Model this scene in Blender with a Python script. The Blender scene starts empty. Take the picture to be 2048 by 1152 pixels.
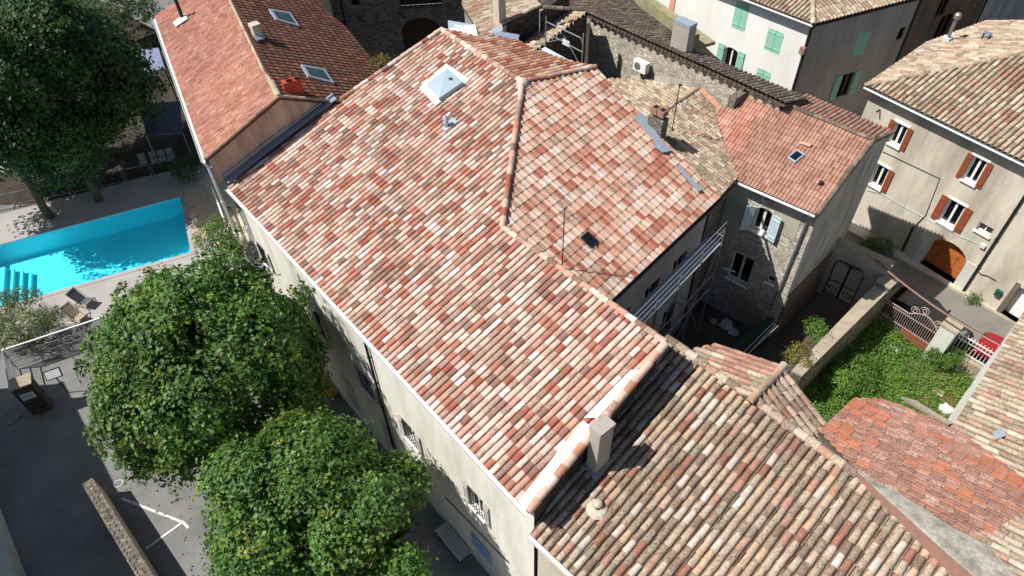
import bpy, bmesh, math, random
import numpy as np
from mathutils import Vector, Matrix

# ------------------------------------------------------------------ camera, light, exposure
scene = bpy.context.scene
RX, RY = 2048, 1152
FPX = 1400.0
CAM = np.array([0.0, 0.0, 28.0])
SUN_AZ, SUN_EL = 184.0, 52.5           # degrees, direction towards the sun (from +X, counter-clockwise)
_d = np.array([1065 - 1024, -(1910 - 576), -FPX]); _d /= np.linalg.norm(_d)
_up = -_d
_f = np.array([0, 0, -1.0]); _Y = _f - _up * (_f @ _up); _Y /= np.linalg.norm(_Y)
_X = np.cross(_Y, _up)
RW = np.array([_X, _Y, _up])           # world = RW @ camera space

cd = bpy.data.cameras.new('camera'); cam = bpy.data.objects.new('camera', cd)
scene.collection.objects.link(cam)
cd.sensor_width = 36.0; cd.lens = FPX / RX * 36.0
cd.clip_start = 0.2; cd.clip_end = 2000
m4 = Matrix.Identity(4)
for i in range(3):
    for j in range(3): m4[i][j] = RW[i][j]
    m4[i][3] = CAM[i]
cam.matrix_world = m4
scene.camera = cam

world = bpy.data.worlds.new('World'); scene.world = world; world.use_nodes = True
wn = world.node_tree.nodes; wl = world.node_tree.links
sky = wn.new('ShaderNodeTexSky'); sky.sky_type = 'NISHITA'; sky.sun_disc = False
sky.sun_elevation = math.radians(SUN_EL); sky.sun_rotation = math.radians(90 - SUN_AZ)
wl.new(sky.outputs[0], wn['Background'].inputs[0]); wn['Background'].inputs[1].default_value = 0.068
sd = bpy.data.lights.new('sun', 'SUN'); sd.energy = 4.8; sd.angle = math.radians(0.5); sd.color = (1.0, 0.965, 0.92)
so = bpy.data.objects.new('sun', sd); scene.collection.objects.link(so)
_az, _el = math.radians(SUN_AZ), math.radians(SUN_EL)
sdir = Vector((math.cos(_az) * math.cos(_el), math.sin(_az) * math.cos(_el), math.sin(_el)))
so.rotation_euler = sdir.to_track_quat('Z', 'Y').to_euler(); so.location = sdir * 60
scene.view_settings.view_transform = 'Standard'; scene.view_settings.look = 'None'
scene.view_settings.exposure = 0.40; scene.view_settings.gamma = 1.0
scene.render.engine = 'CYCLES'
scene.render.resolution_x = 1024; scene.render.resolution_y = 576

# ------------------------------------------------------------------ measuring helpers
V = np.array
Z = V([0, 0, 1.0])
def unit(v): v = V(v, dtype=float); return v / np.linalg.norm(v)
def P(x, y, z):
    "point of the real place seen at photo position x, y when it stands at height z"
    d = RW @ V([x - 1024, -(y - 576), -FPX]); return CAM + d * ((z - CAM[2]) / d[2])
class Plane:
    def __init__(s, p, n):
        s.p = V(p, dtype=float); s.n = unit(n)
        if s.n[2] < 0: s.n = -s.n
    def at(s, x, y):
        d = RW @ V([x - 1024, -(y - 576), -FPX]); return CAM + d * (((s.p - CAM) @ s.n) / (d @ s.n))
    def z(s, x, y): return s.p[2] - (s.n[0] * (x - s.p[0]) + s.n[1] * (y - s.p[1])) / s.n[2]
    def drop(s):                       # steepest way down
        g = V([s.n[0], s.n[1], 0]); g = unit(g); t = s.dirxy(g); return t
    def dirxy(s, d):                   # unit vector in the plane over the plan direction d
        d = unit([d[0], d[1], 0]); z = -(s.n[0] * d[0] + s.n[1] * d[1]) / s.n[2]; return unit([d[0], d[1], z])
    def up(s, h): return Plane(s.p + s.n * h, s.n)
def pl3(a, b, c): return Plane(a, np.cross(V(b) - V(a), V(c) - V(a)))

# plan axes of the main house: U along its long front, M from the front to the back
EA = P(455, 375, 10); EB = P(1055, 1025, 10)
U = unit(EB - EA); M = V([-U[1], U[0], 0])
def W(u, m, z): return V([EA[0], EA[1], 0]) + U * u + M * m + Z * z
def loc(p): r = V(p) - EA; return r @ U, r @ M

# ------------------------------------------------------------------ colour and materials
def lin(c):
    r = []
    for v in c[:3]:
        v = v / 255.0; r.append(v / 12.92 if v <= 0.04045 else ((v + 0.055) / 1.055) ** 2.4)
    return tuple(r)
def L4(c): return (*lin(c), 1.0)
MATS = {}
def _base(name, rough=0.85, spec=0.25):
    m = bpy.data.materials.new(name); m.use_nodes = True
    b = m.node_tree.nodes['Principled BSDF']
    b.inputs['Roughness'].default_value = rough
    b.inputs['Specular IOR Level'].default_value = spec
    MATS[name] = m
    return m, m.node_tree.nodes, m.node_tree.links, b
def _co(nd, lk, scale=(1, 1, 1)):
    g = nd.new('ShaderNodeNewGeometry'); mp = nd.new('ShaderNodeMapping'); mp.inputs['Scale'].default_value = scale
    lk.new(g.outputs['Position'], mp.inputs['Vector']); return mp.outputs['Vector']
def _noise(nd, lk, co, scale, detail=4, rough=0.6):
    n = nd.new('ShaderNodeTexNoise'); n.inputs['Scale'].default_value = scale
    n.inputs['Detail'].default_value = detail; n.inputs['Roughness'].default_value = rough
    lk.new(co, n.inputs['Vector']); return n.outputs['Fac']
def _ramp(nd, lk, fac, a, b, ca=(0, 0, 0, 1), cb=(1, 1, 1, 1)):
    r = nd.new('ShaderNodeValToRGB'); r.color_ramp.elements[0].position = a; r.color_ramp.elements[1].position = b
    r.color_ramp.elements[0].color = ca; r.color_ramp.elements[1].color = cb
    lk.new(fac, r.inputs['Fac']); return r.outputs['Color']
def _mix(nd, lk, fac, a, b, mode='MIX'):
    x = nd.new('ShaderNodeMix'); x.data_type = 'RGBA'; x.blend_type = mode
    for sock, v in ((x.inputs['Factor'], fac), (x.inputs['A'], a), (x.inputs['B'], b)):
        if isinstance(v, (int, float)): sock.default_value = v
        elif isinstance(v, tuple): sock.default_value = v
        else: lk.new(v, sock)
    return x.outputs['Result']
def _bump(nd, lk, b, h, strength=0.4, dist=0.02):
    u = nd.new('ShaderNodeBump'); u.inputs['Strength'].default_value = strength; u.inputs['Distance'].default_value = dist
    lk.new(h, u.inputs['Height']); lk.new(u.outputs['Normal'], b.inputs['Normal'])
def _mul(nd, lk, a, b):
    x = nd.new('ShaderNodeMath'); x.operation = 'MULTIPLY'
    for s, v in ((x.inputs[0], a), (x.inputs[1], b)):
        if isinstance(v, (int, float)): s.default_value = v
        else: lk.new(v, s)
    return x.outputs[0]

def m_tile(name, speck=(60, 48, 40), pale=(205, 200, 185), amt=1.0, palamt=0.0):
    "clay tiles: colour of each tile from its attribute, lichen and soot specks on top (alpha = how much)"
    m, nd, lk, b = _base(name, 0.8, 0.2); co = _co(nd, lk)
    at = nd.new('ShaderNodeAttribute'); at.attribute_name = 'Col'
    n1 = _noise(nd, lk, co, 26 if palamt == 0 else 15, 4, 0.75); n2 = _noise(nd, lk, co, 5, 3); n3 = _noise(nd, lk, co, 24, 3, 0.7)
    n4 = _noise(nd, lk, co, .55, 4, .65); shade = _mix(nd, lk, 1.0, _ramp(nd, lk, n2, 0.25, 0.75, (0.84, 0.82, 0.8, 1), (1.1, 1.1, 1.1, 1)), _ramp(nd, lk, n4, 0.3, 0.7, (0.80, 0.78, 0.76, 1), (1.08, 1.08, 1.08, 1)), 'MULTIPLY')
    c = _mix(nd, lk, 1.0, at.outputs['Color'], shade, 'MULTIPLY')
    f = _mul(nd, lk, _ramp(nd, lk, n1, 0.49, 0.57), at.outputs['Alpha'])
    c = _mix(nd, lk, _mul(nd, lk, f, amt), c, L4(speck))
    if palamt:
        f2 = _mul(nd, lk, _ramp(nd, lk, n3, 0.60, 0.66), palamt)
        c = _mix(nd, lk, f2, c, L4(pale))
    lk.new(c, b.inputs['Base Color']); _bump(nd, lk, b, n1, 0.35, 0.015)
    return m
def m_plaster(name, col, stain=(120, 112, 98), amt=0.5, scale=0.8, streak=True, rough=0.9):
    m, nd, lk, b = _base(name, rough, 0.15)
    co = _co(nd, lk); cs = _co(nd, lk, (1, 1, 0.25))
    n1 = _noise(nd, lk, cs if streak else co, scale, 6, 0.65); n2 = _noise(nd, lk, co, 14, 4, 0.7)
    c = _mix(nd, lk, _mul(nd, lk, _ramp(nd, lk, n1, 0.42, 0.72), amt), L4(col), L4(stain))
    c = _mix(nd, lk, 1.0, c, _ramp(nd, lk, n2, 0.3, 0.7, (0.9, 0.9, 0.9, 1), (1.06, 1.06, 1.06, 1)), 'MULTIPLY')
    lk.new(c, b.inputs['Base Color']); _bump(nd, lk, b, n2, 0.25, 0.02)
    return m
def m_stone(name, a, c2, mortar, scale=4.0, zs=1.7, edge=0.06):
    "rubble masonry"
    m, nd, lk, b = _base(name, 0.92, 0.1); co = _co(nd, lk, (1, 1, zs))
    wn_ = nd.new('ShaderNodeTexNoise'); wn_.inputs['Scale'].default_value = 3.0; lk.new(co, wn_.inputs['Vector'])
    vm = nd.new('ShaderNodeVectorMath'); vm.operation = 'MULTIPLY_ADD'; vm.inputs[1].default_value = (0.35, 0.35, 0.35)
    lk.new(wn_.outputs['Color'], vm.inputs[0]); lk.new(co, vm.inputs[2])
    v = nd.new('ShaderNodeTexVoronoi'); v.inputs['Scale'].default_value = scale; lk.new(vm.outputs[0], v.inputs['Vector'])
    e = nd.new('ShaderNodeTexVoronoi'); e.feature = 'DISTANCE_TO_EDGE'; e.inputs['Scale'].default_value = scale; lk.new(vm.outputs[0], e.inputs['Vector'])
    sp = nd.new('ShaderNodeSeparateColor'); lk.new(v.outputs['Color'], sp.inputs[0])
    c = _mix(nd, lk, sp.outputs[0], L4(a), L4(c2))
    n2 = _noise(nd, lk, co, 9, 5, 0.7); n3 = _noise(nd, lk, co, 0.7, 4)
    c = _mix(nd, lk, 1.0, c, _ramp(nd, lk, n2, 0.3, 0.72, (0.72, 0.72, 0.72, 1), (1.12, 1.12, 1.12, 1)), 'MULTIPLY')
    c = _mix(nd, lk, 1.0, c, _ramp(nd, lk, n3, 0.3, 0.7, (0.85, 0.85, 0.85, 1), (1.08, 1.08, 1.08, 1)), 'MULTIPLY')
    f = _ramp(nd, lk, e.outputs['Distance'], edge * 0.4, edge * 1.3)
    c = _mix(nd, lk, f, L4(mortar), c)
    lk.new(c, b.inputs['Base Color'])
    h = _mul(nd, lk, f, n2); _bump(nd, lk, b, h, 0.8, 0.05)
    return m
def m_paint(name, col, rough=0.5, var=0.1, spec=0.4, metal=0.0, scale=6.0, bump=0.05):
    m, nd, lk, b = _base(name, rough, spec); co = _co(nd, lk)
    n = _noise(nd, lk, co, scale, 5, 0.65)
    c = _mix(nd, lk, 1.0, L4(col), _ramp(nd, lk, n, 0.25, 0.75, (1 - var,) * 3 + (1,), (1 + var,) * 3 + (1,)), 'MULTIPLY')
    lk.new(c, b.inputs['Base Color']); b.inputs['Metallic'].default_value = metal
    if bump: _bump(nd, lk, b, n, bump, 0.01)
    return m
def m_ground(name, col, alt, scale=0.5, fine=20, var=0.2, patch=0.6, rough=0.95):
    m, nd, lk, b = _base(name, rough, 0.15); co = _co(nd, lk)
    n1 = _noise(nd, lk, co, scale, 6, 0.6); n2 = _noise(nd, lk, co, fine, 3, 0.8)
    c = _mix(nd, lk, _mul(nd, lk, _ramp(nd, lk, n1, 0.4, 0.68), patch), L4(col), L4(alt))
    c = _mix(nd, lk, 1.0, c, _ramp(nd, lk, n2, 0.25, 0.75, (1 - var,) * 3 + (1,), (1 + var,) * 3 + (1,)), 'MULTIPLY')
    lk.new(c, b.inputs['Base Color']); _bump(nd, lk, b, n2, 0.3, 0.02)
    return m
def m_leaf(name):
    m, nd, lk, b = _base(name, 0.5, 0.35)
    at = nd.new('ShaderNodeAttribute'); at.attribute_name = 'Col'
    lk.new(at.outputs['Color'], b.inputs['Base Color'])
    tr = nd.new('ShaderNodeBsdfTranslucent'); mx = nd.new('ShaderNodeMixShader'); mx.inputs[0].default_value = 0.25
    g = _mix(nd, lk, 1.0, at.outputs['Color'], (1.25, 1.35, 0.5, 1), 'MULTIPLY'); lk.new(g, tr.inputs['Color'])
    out = nd['Material Output']
    lk.new(b.outputs[0], mx.inputs[1]); lk.new(tr.outputs[0], mx.inputs[2]); lk.new(mx.outputs[0], out.inputs['Surface'])
    return m
def m_glass(name, col=(18, 22, 26), rough=0.06):
    m, nd, lk, b = _base(name, rough, 0.6); co = _co(nd, lk); n = _noise(nd, lk, co, 1.5, 2)
    lk.new(_mix(nd, lk, 1.0, L4(col), _ramp(nd, lk, n, 0.3, 0.7, (0.6, 0.6, 0.6, 1), (1.5, 1.5, 1.5, 1)), 'MULTIPLY'), b.inputs['Base Color'])
    return m
def m_water(name):
    m = bpy.data.materials.new(name); m.use_nodes = True; MATS[name] = m
    nd, lk = m.node_tree.nodes, m.node_tree.links; nd.remove(nd['Principled BSDF'])
    t = nd.new('ShaderNodeBsdfTransparent'); t.inputs[0].default_value = (0.52, 0.96, 1.0, 1)
    g = nd.new('ShaderNodeBsdfGlossy'); g.inputs['Roughness'].default_value = 0.03
    fr = nd.new('ShaderNodeFresnel'); fr.inputs[0].default_value = 1.33
    co = _co(nd, lk); n = _noise(nd, lk, co, 2.2, 3); bu = nd.new('ShaderNodeBump'); bu.inputs['Strength'].default_value = 0.12; bu.inputs['Distance'].default_value = 0.05
    lk.new(n, bu.inputs['Height']); lk.new(bu.outputs[0], g.inputs['Normal']); lk.new(bu.outputs[0], fr.inputs['Normal'])
    mx = nd.new('ShaderNodeMixShader'); lk.new(fr.outputs[0], mx.inputs[0]); lk.new(t.outputs[0], mx.inputs[1]); lk.new(g.outputs[0], mx.inputs[2])
    lk.new(mx.outputs[0], nd['Material Output'].inputs['Surface']); return m

m_tile('tile_new', (112, 84, 70), amt=0.8)
m_tile('tile_old', (92, 76, 60), (206, 200, 182), amt=0.75, palamt=0.45)
m_tile('tile_dark', (52, 46, 40), (150, 145, 130), amt=0.7, palamt=0.25)
m_tile('tile_red', (120, 70, 55), (190, 150, 130), amt=0.5, palamt=0.15)
m_tile('tile_orange', (110, 88, 74), (190, 175, 155), amt=0.8, palamt=0.35)
m_plaster('mortar', (196, 186, 170), (120, 110, 96), 0.5, 3)
m_plaster('underside', (96, 84, 72), (60, 52, 46), 0.5, 3)
m_plaster('plaster_cream', (226, 222, 208), (160, 152, 134), 0.6, 0.9)
m_plaster('plaster_beige', (200, 191, 170), (160, 142, 112), 0.6, 0.9)
m_plaster('plaster_grey', (176, 170, 160), (128, 122, 112), 0.6, 0.9)
m_plaster('plaster_side', (184, 178, 168), (120, 116, 110), 0.8, 1.2)
m_plaster('plaster_white', (238, 237, 230), (206, 200, 184), 0.45, 0.7)
m_plaster('plaster_gable', (206, 180, 158), (104, 92, 84), 0.8, 1.1)
m_plaster('plaster_taupe', (208, 200, 182), (128, 118, 100), 0.75, 0.7)
m_plaster('plaster_brown', (122, 106, 90), (70, 62, 54), 0.7, 1.5)
m_plaster('plaster_pale', (206, 208, 198), (160, 160, 148), 0.5, 1.2)
m_stone('stone_pale', (222, 214, 196), (168, 158, 140), (176, 166, 148), 5.5)
m_stone('stone_grey', (150, 144, 132), (98, 92, 82), (112, 104, 92), 5.0)
m_stone('stone_dark', (110, 102, 92), (70, 64, 58), (60, 54, 48), 5.0)
m_stone('stone_light', (236, 230, 216), (192, 182, 164), (156, 146, 130), 4.5)
m_paint('white_paint', (232, 232, 228), 0.5, 0.05)
m_paint('shutter_rust', (150, 78, 52), 0.6, 0.12)
m_paint('shutter_green', (150, 204, 180), 0.6, 0.1)
m_paint('shutter_blue', (190, 208, 212), 0.6, 0.12)
m_paint('shutter_grey', (178, 178, 170), 0.6, 0.1)
m_paint('wood_varnish', (172, 98, 50), 0.45, 0.3, scale=3)
m_paint('wood_deck', (176, 158, 140), 0.8, 0.2)
m_paint('wood_grey', (158, 146, 122), 0.85, 0.3, scale=4)
m_paint('wood_dark', (70, 50, 38), 0.85, 0.25)
m_paint('wood_yellow', (176, 146, 70), 0.8, 0.2)
m_paint('zinc', (170, 182, 192), 0.42, 0.1, 0.5, 0.35)
m_paint('hatch_cover', (158, 174, 182), 0.25, 0.06, 0.5)
m_paint('zinc_pale', (196, 214, 216), 0.5, 0.06, 0.5, 0.1)
m_paint('zinc_dark', (138, 146, 168), 0.45, 0.15, 0.5, 0.3)
m_paint('gutter_light', (208, 206, 204), 0.45, 0.08)
m_paint('metal_dark', (44, 44, 46), 0.5, 0.2, 0.5, 0.5)
m_paint('scaffold_tube', (128, 130, 134), 0.5, 0.15, 0.4, 0.4)
m_paint('metal_grey', (150, 152, 154), 0.4, 0.15, 0.5, 0.6)
m_paint('iron_black', (26, 24, 22), 0.6, 0.2)
m_paint('iron_pale', (160, 142, 134), 0.6, 0.2)
m_paint('iron_rust', (128, 80, 56), 0.8, 0.35, scale=8)
m_paint('deck_steel', (160, 166, 170), 0.5, 0.15, 0.4, 0.2)
m_paint('terracotta', (168, 68, 44), 0.8, 0.15)
m_paint('clay_pink', (214, 158, 134), 0.8, 0.12)
m_paint('clay_box', (150, 116, 100), 0.85, 0.2)
m_paint('mural_blue', (118, 160, 206), 0.7, 0.15, scale=3)
m_paint('car_black', (20, 22, 26), 0.18, 0.05, 0.6)
m_paint('car_red', (140, 14, 26), 0.2, 0.05, 0.6)
m_paint('rubber', (22, 22, 22), 0.9, 0.1)
m_paint('tarp', (34, 36, 40), 0.45, 0.3, 0.5, bump=0.6)
m_paint('canvas_dark', (84, 88, 100), 0.8, 0.12)
m_paint('canvas_white', (222, 222, 216), 0.8, 0.06)
m_paint('net_green', (18, 58, 44), 0.85, 0.3)
m_paint('rag_white', (196, 190, 200), 0.9, 0.2, bump=0.5)
m_paint('bark', (92, 80, 66), 0.95, 0.3, bump=0.6)
m_paint('stone_ball', (166, 154, 140), 0.85, 0.15)
m_paint('sign_white', (220, 222, 220), 0.5, 0.05)
m_paint('sign_ink', (40, 44, 50), 0.6, 0.05)
m_paint('mail_green', (20, 84, 62), 0.4, 0.1)
m_paint('pool_paint', (136, 228, 240), 0.6, 0.04, scale=1.0)
m_paint('line_white', (205, 205, 200), 0.8, 0.35, scale=9)
m_glass('glass_dark'); m_glass('glass_green', (46, 62, 58), 0.12); m_glass('glass_blue', (16, 22, 34), 0.05)
m_water('water')
m_ground('asphalt', (126, 125, 122), (100, 100, 99), 0.5, 26, 0.2, 0.8)
m_ground('asphalt_street', (126, 122, 114), (104, 100, 94), 0.8, 24, 0.15)
m_ground('earth', (58, 52, 44), (84, 76, 64), 0.5, 9, 0.35)
m_ground('pool_deck', (164, 160, 156), (146, 140, 134), 0.6, 22, 0.12)
m_ground('pavement_stone', (196, 188, 168), (158, 148, 128), 1.2, 16, 0.15)
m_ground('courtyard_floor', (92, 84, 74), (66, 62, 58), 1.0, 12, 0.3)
m_ground('concrete_top', (170, 158, 138), (126, 114, 98), 1.5, 12, 0.25)
m_ground('concrete_moss', (150, 144, 112), (96, 96, 70), 1.8, 10, 0.3)
m_ground('concrete_grey', (176, 170, 158), (120, 114, 102), 2.2, 10, 0.35, 0.8)
m_ground('soil', (120, 92, 66), (98, 92, 58), 1.0, 10, 0.3)
m_leaf('leaves')

# ------------------------------------------------------------------ objects
COL = scene.collection
def tag(o, label=None, cat=None, group=None, kind=None):
    if label: o['label'] = label
    if cat: o['category'] = cat
    if group: o['group'] = group
    if kind: o['kind'] = kind
    return o
def root(name, at, label, cat, group=None, rotz=0.0):
    o = bpy.data.objects.new(name, None); COL.objects.link(o); o.location = tuple(at); o.rotation_euler = (0, 0, rotz)
    o.empty_display_size = 0.3
    return tag(o, label, cat, group)
WM = {}
def wmat(o):
    if o is None: return Matrix.Identity(4)
    return wmat(o.parent) @ o.matrix_parent_inverse @ (Matrix.Translation(o.location) @ o.rotation_euler.to_matrix().to_4x4())
def link(name, me, parent=None, local=False):
    o = bpy.data.objects.new(name, me); COL.objects.link(o)
    if parent:
        o.parent = parent
        if not local: o.matrix_parent_inverse = wmat(parent).inverted()
    return o
class MB:
    "collects faces and links them as one mesh"
    def __init__(s): s.v = []; s.f = []; s.c = []; s.m = []; s.mi = 0; s.col = (1, 1, 1, 0)
    def face(s, pts, col=None):
        b = len(s.v); s.v += [tuple(map(float, p)) for p in pts]; s.f.append(tuple(range(b, b + len(pts))))
        s.c.append(col or s.col); s.m.append(s.mi)
    def box(s, o, x, y, z):
        "corner o and three edge vectors"
        o, x, y, z = V(o, dtype=float), V(x, dtype=float), V(y, dtype=float), V(z, dtype=float)
        p = [o, o + x, o + x + y, o + y, o + z, o + x + z, o + x + y + z, o + y + z]
        for q in ((0, 3, 2, 1), (4, 5, 6, 7), (0, 1, 5, 4), (1, 2, 6, 5), (2, 3, 7, 6), (3, 0, 4, 7)): s.face([p[i] for i in q])
        return s
    def cbox(s, c, sx, sy, sz, ax=None, ay=None):
        "box centred in plan on c (its base), size sx, sy, sz along plan axes ax, ay"
        ax = V([1, 0, 0.]) if ax is None else V(ax); ay = np.cross(Z, ax) if ay is None else V(ay)
        return s.box(V(c) - ax * sx / 2 - ay * sy / 2, ax * sx, ay * sy, Z * sz)
    def bar(s, a, b, w, h=None, up=None):
        "square bar from a to b"
        a, b = V(a, dtype=float), V(b, dtype=float); h = h or w; d = unit(b - a)
        u_ = Z if up is None else V(up)
        if abs(d @ u_) > 0.98: u_ = V([1, 0, 0.])
        x = unit(np.cross(d, u_)); y = np.cross(x, d)
        return s.box(a - x * w / 2 - y * h / 2, b - a, x * w, y * h)
    def tube(s, pts, r, n=8, cap=True):
        pts = [V(p, dtype=float) for p in pts]; r = [r] * len(pts) if isinstance(r, (int, float)) else r
        rings = []; prev = None
        for i, p in enumerate(pts):
            d = unit((pts[min(i + 1, len(pts) - 1)]) - pts[max(i - 1, 0)])
            x = np.cross(d, Z if abs(d[2]) < 0.95 else V([1, 0, 0.])) if prev is None else prev - d * (prev @ d)
            x = unit(x); prev = x; y = np.cross(d, x)
            rings.append([p + (x * math.cos(2 * math.pi * k / n) + y * math.sin(2 * math.pi * k / n)) * r[i] for k in range(n)])
        for i in range(len(rings) - 1):
            for k in range(n):
                k2 = (k + 1) % n; s.face([rings[i][k], rings[i][k2], rings[i + 1][k2], rings[i + 1][k]])
        if cap: s.face(rings[0][::-1]); s.face(rings[-1])
        return s
    def prism(s, pts, h):
        "vertical prism: base polygon pts, extruded by h (number or vector)"
        h = Z * h if isinstance(h, (int, float)) else V(h); pts = [V(p, dtype=float) for p in pts]
        s.face(pts[::-1]); s.face([p + h for p in pts])
        for i in range(len(pts)):
            a, b = pts[i], pts[(i + 1) % len(pts)]; s.face([a, b, b + h, a + h])
        return s
    def lathe(s, c, prof, n=16):
        "profile of (radius, height) about the vertical through c"
        c = V(c, dtype=float); R = [[c + V([r * math.cos(2 * math.pi * k / n), r * math.sin(2 * math.pi * k / n), z]) for k in range(n)] for r, z in prof]
        for i in range(len(R) - 1):
            for k in range(n):
                k2 = (k + 1) % n; s.face([R[i][k], R[i][k2], R[i + 1][k2], R[i + 1][k]])
        return s
    def build(s, name, mat, parent=None, smooth=False, local=False):
        me = bpy.data.meshes.new(name); me.from_pydata(s.v, [], s.f)
        ms = mat if isinstance(mat, (list, tuple)) else [mat]
        for k in ms: me.materials.append(MATS[k])
        if len(ms) > 1: me.polygons.foreach_set('material_index', s.m)
        a = me.color_attributes.new('Col', 'FLOAT_COLOR', 'CORNER')
        n = V([len(f) for f in s.f]); a.data.foreach_set('color', np.repeat(V(s.c, dtype=np.float32), n, axis=0).ravel())
        if smooth: me.polygons.foreach_set('use_smooth', [True] * len(s.f))
        me.update()
        bm = bmesh.new(); bm.from_mesh(me); bmesh.ops.remove_doubles(bm, verts=bm.verts, dist=0.0004)
        bmesh.ops.recalc_face_normals(bm, faces=bm.faces); bm.to_mesh(me); bm.free()
        return link(name, me, parent, local)
def copy_thing(r, at, rotz=0.0, label=None):
    def rec(o, p):
        c = o.copy(); COL.objects.link(c); c.parent = p
        if p is not None: c.matrix_parent_inverse = Matrix.Identity(4)
        for ch in [x for x in bpy.data.objects if x.parent == o]: rec(ch, c)
        return c
    c = rec(r, None); c.location = tuple(at); c.rotation_euler = (0, 0, rotz)
    if label: c['label'] = label
    return c

# ------------------------------------------------------------------ roofs
PAL = dict(
    new=[((238, 214, 194), 5, .15), ((234, 200, 178), 4.5, .3), ((246, 234, 222), 1.7, .15), ((218, 168, 144), 3.6, .1), ((198, 128, 102), 3.2, .1),
         ((182, 106, 82), 1.5, .1), ((210, 178, 156), 3.4, 1.0), ((184, 148, 128), 2.4, 1.0), ((166, 126, 108), 1.2, .7), ((228, 192, 166), 2.5, .9)],
    new_s=[((236, 204, 178), 5, .3), ((228, 184, 156), 4.5, .4), ((240, 222, 204), 2, .5), ((212, 150, 120), 3.6, .3), ((194, 122, 94), 2.0, .2), ((214, 176, 150), 2.6, 1.0)],
    old=[((204, 182, 154), 5, .8), ((208, 192, 164), 3.8, .6), ((216, 184, 150), 2.4, .4), ((174, 152, 128), 4, 1.0), ((198, 152, 126), 2.0, .5),
         ((174, 116, 92), 1.1, .5), ((168, 160, 134), 1.2, 1.0), ((222, 212, 194), 1.8, .3), ((152, 130, 110), 1.8, 1.0)],
    old_pale=[((198, 182, 152), 5, .6), ((212, 194, 164), 4, .4), ((206, 168, 138), 2, .4), ((174, 158, 128), 3, .9), ((186, 150, 128), 1.2, .8), ((220, 206, 182), 2, .2)],
    grey=[((136, 122, 104), 5, .9), ((150, 134, 114), 4, .7), ((122, 108, 92), 3, 1.0), ((150, 128, 110), 2, .6), ((160, 148, 128), 1.5, .5)],
    red=[((220, 158, 134), 5, .3), ((212, 144, 118), 4, .3), ((228, 176, 152), 3, .2), ((198, 132, 110), 2, .7), ((212, 162, 134), 2.5, .7)],
    darkred=[((134, 94, 74), 5, .6), ((118, 84, 66), 4, .8), ((150, 102, 78), 3, .5), ((132, 104, 84), 2.5, 1.0), ((176, 104, 76), .8, .2)],
    pink=[((190, 144, 120), 5, .5), ((200, 156, 130), 4, .4), ((178, 130, 108), 3, .6), ((196, 156, 128), 2, .7)],
    backp=[((216, 166, 136), 4, .2), ((196, 128, 96), 4, .2), ((180, 104, 74), 3, .2), ((228, 190, 160), 3, .3), ((236, 212, 184), 1.5, .2), ((188, 140, 108), 2, .8)],
    orange=[((186, 136, 116), 5, .8), ((196, 146, 124), 3, .7), ((170, 124, 108), 3, 1.0), ((208, 168, 148), 2, .9), ((204, 134, 100), 1.2, .5)],
    orange_new=[((208, 130, 92), 4, .3), ((200, 120, 86), 3, .4), ((192, 130, 102), 2.5, .6)])
def pick(pal, r):
    p = PAL[pal]; t = sum(x[1] for x in p); q = r.random() * t
    for c, w, a in p:
        q -= w
        if q <= 0: break
    k = .79 * (1 + (r.random() - .5) * .14); l = lin(c); g = .3 * l[0] + .5 * l[1] + .2 * l[2]; l = [l[0] * .88 + g * .12, (l[1] * .88 + g * .12) * .972, (l[2] * .88 + g * .12) * .985]
    return (l[0] * k, l[1] * k * (1 + (r.random() - .5) * .04), l[2] * k, a)
def clip_mesh(v, f, c, m, polys, n):
    "keep the parts of the faces over each convex polygon"
    out = MB()
    for poly in polys:
        bm = bmesh.new(); cl = bm.loops.layers.float_color.new('Col')
        cen = sum(V(p) for p in poly) / len(poly); poly = [V(p) for p in poly]
        bv = [bm.verts.new(p) for p in v]
        for i, q in enumerate(f):
            fc = bm.faces.new([bv[k] for k in q]); fc.material_index = m[i]
            for lo in fc.loops: lo[cl] = c[i]
        for i in range(len(poly)):
            a, b = poly[i], poly[(i + 1) % len(poly)]; e = np.cross(b - a, n)
            if e @ (cen - a) > 0: e = -e
            bmesh.ops.bisect_plane(bm, geom=list(bm.verts) + list(bm.edges) + list(bm.faces), plane_co=tuple(a), plane_no=tuple(e), clear_outer=True, dist=1e-5)
        for fc in bm.faces:
            out.mi = fc.material_index; out.face([tuple(x.co) for x in fc.verts], tuple(fc.loops[0][cl]))
        bm.free()
    return out
def convex_parts(poly, n):
    k = len(poly); sg = [np.cross(V(poly[(i + 1) % k]) - V(poly[i]), V(poly[(i + 2) % k]) - V(poly[(i + 1) % k])) @ n for i in range(k)]
    if all(x >= -1e-6 for x in sg) or all(x <= 1e-6 for x in sg): return [poly]
    q = list(poly); out = []; o_ = 1 if sum(np.cross(V(q[i]) - V(q[0]), V(q[i + 1]) - V(q[0])) @ n for i in range(1, k - 1)) > 0 else -1
    while len(q) > 3:
        for i in range(len(q)):
            a, b, c = V(q[i - 1]), V(q[i]), V(q[(i + 1) % len(q)])
            if np.cross(b - a, c - b) @ n * o_ <= 0: continue
            ok = True
            for p in q:
                if any(p is x for x in (q[i - 1], q[i], q[(i + 1) % len(q)])): continue
                if all(np.cross(e1 - e0, V(p) - e0) @ n * o_ > 0 for e0, e1 in ((a, b), (b, c), (c, a))): ok = False; break
            if ok: out.append([a, b, c]); q.pop(i); break
        else: break
    out.append([V(p) for p in q]); return out
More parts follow.
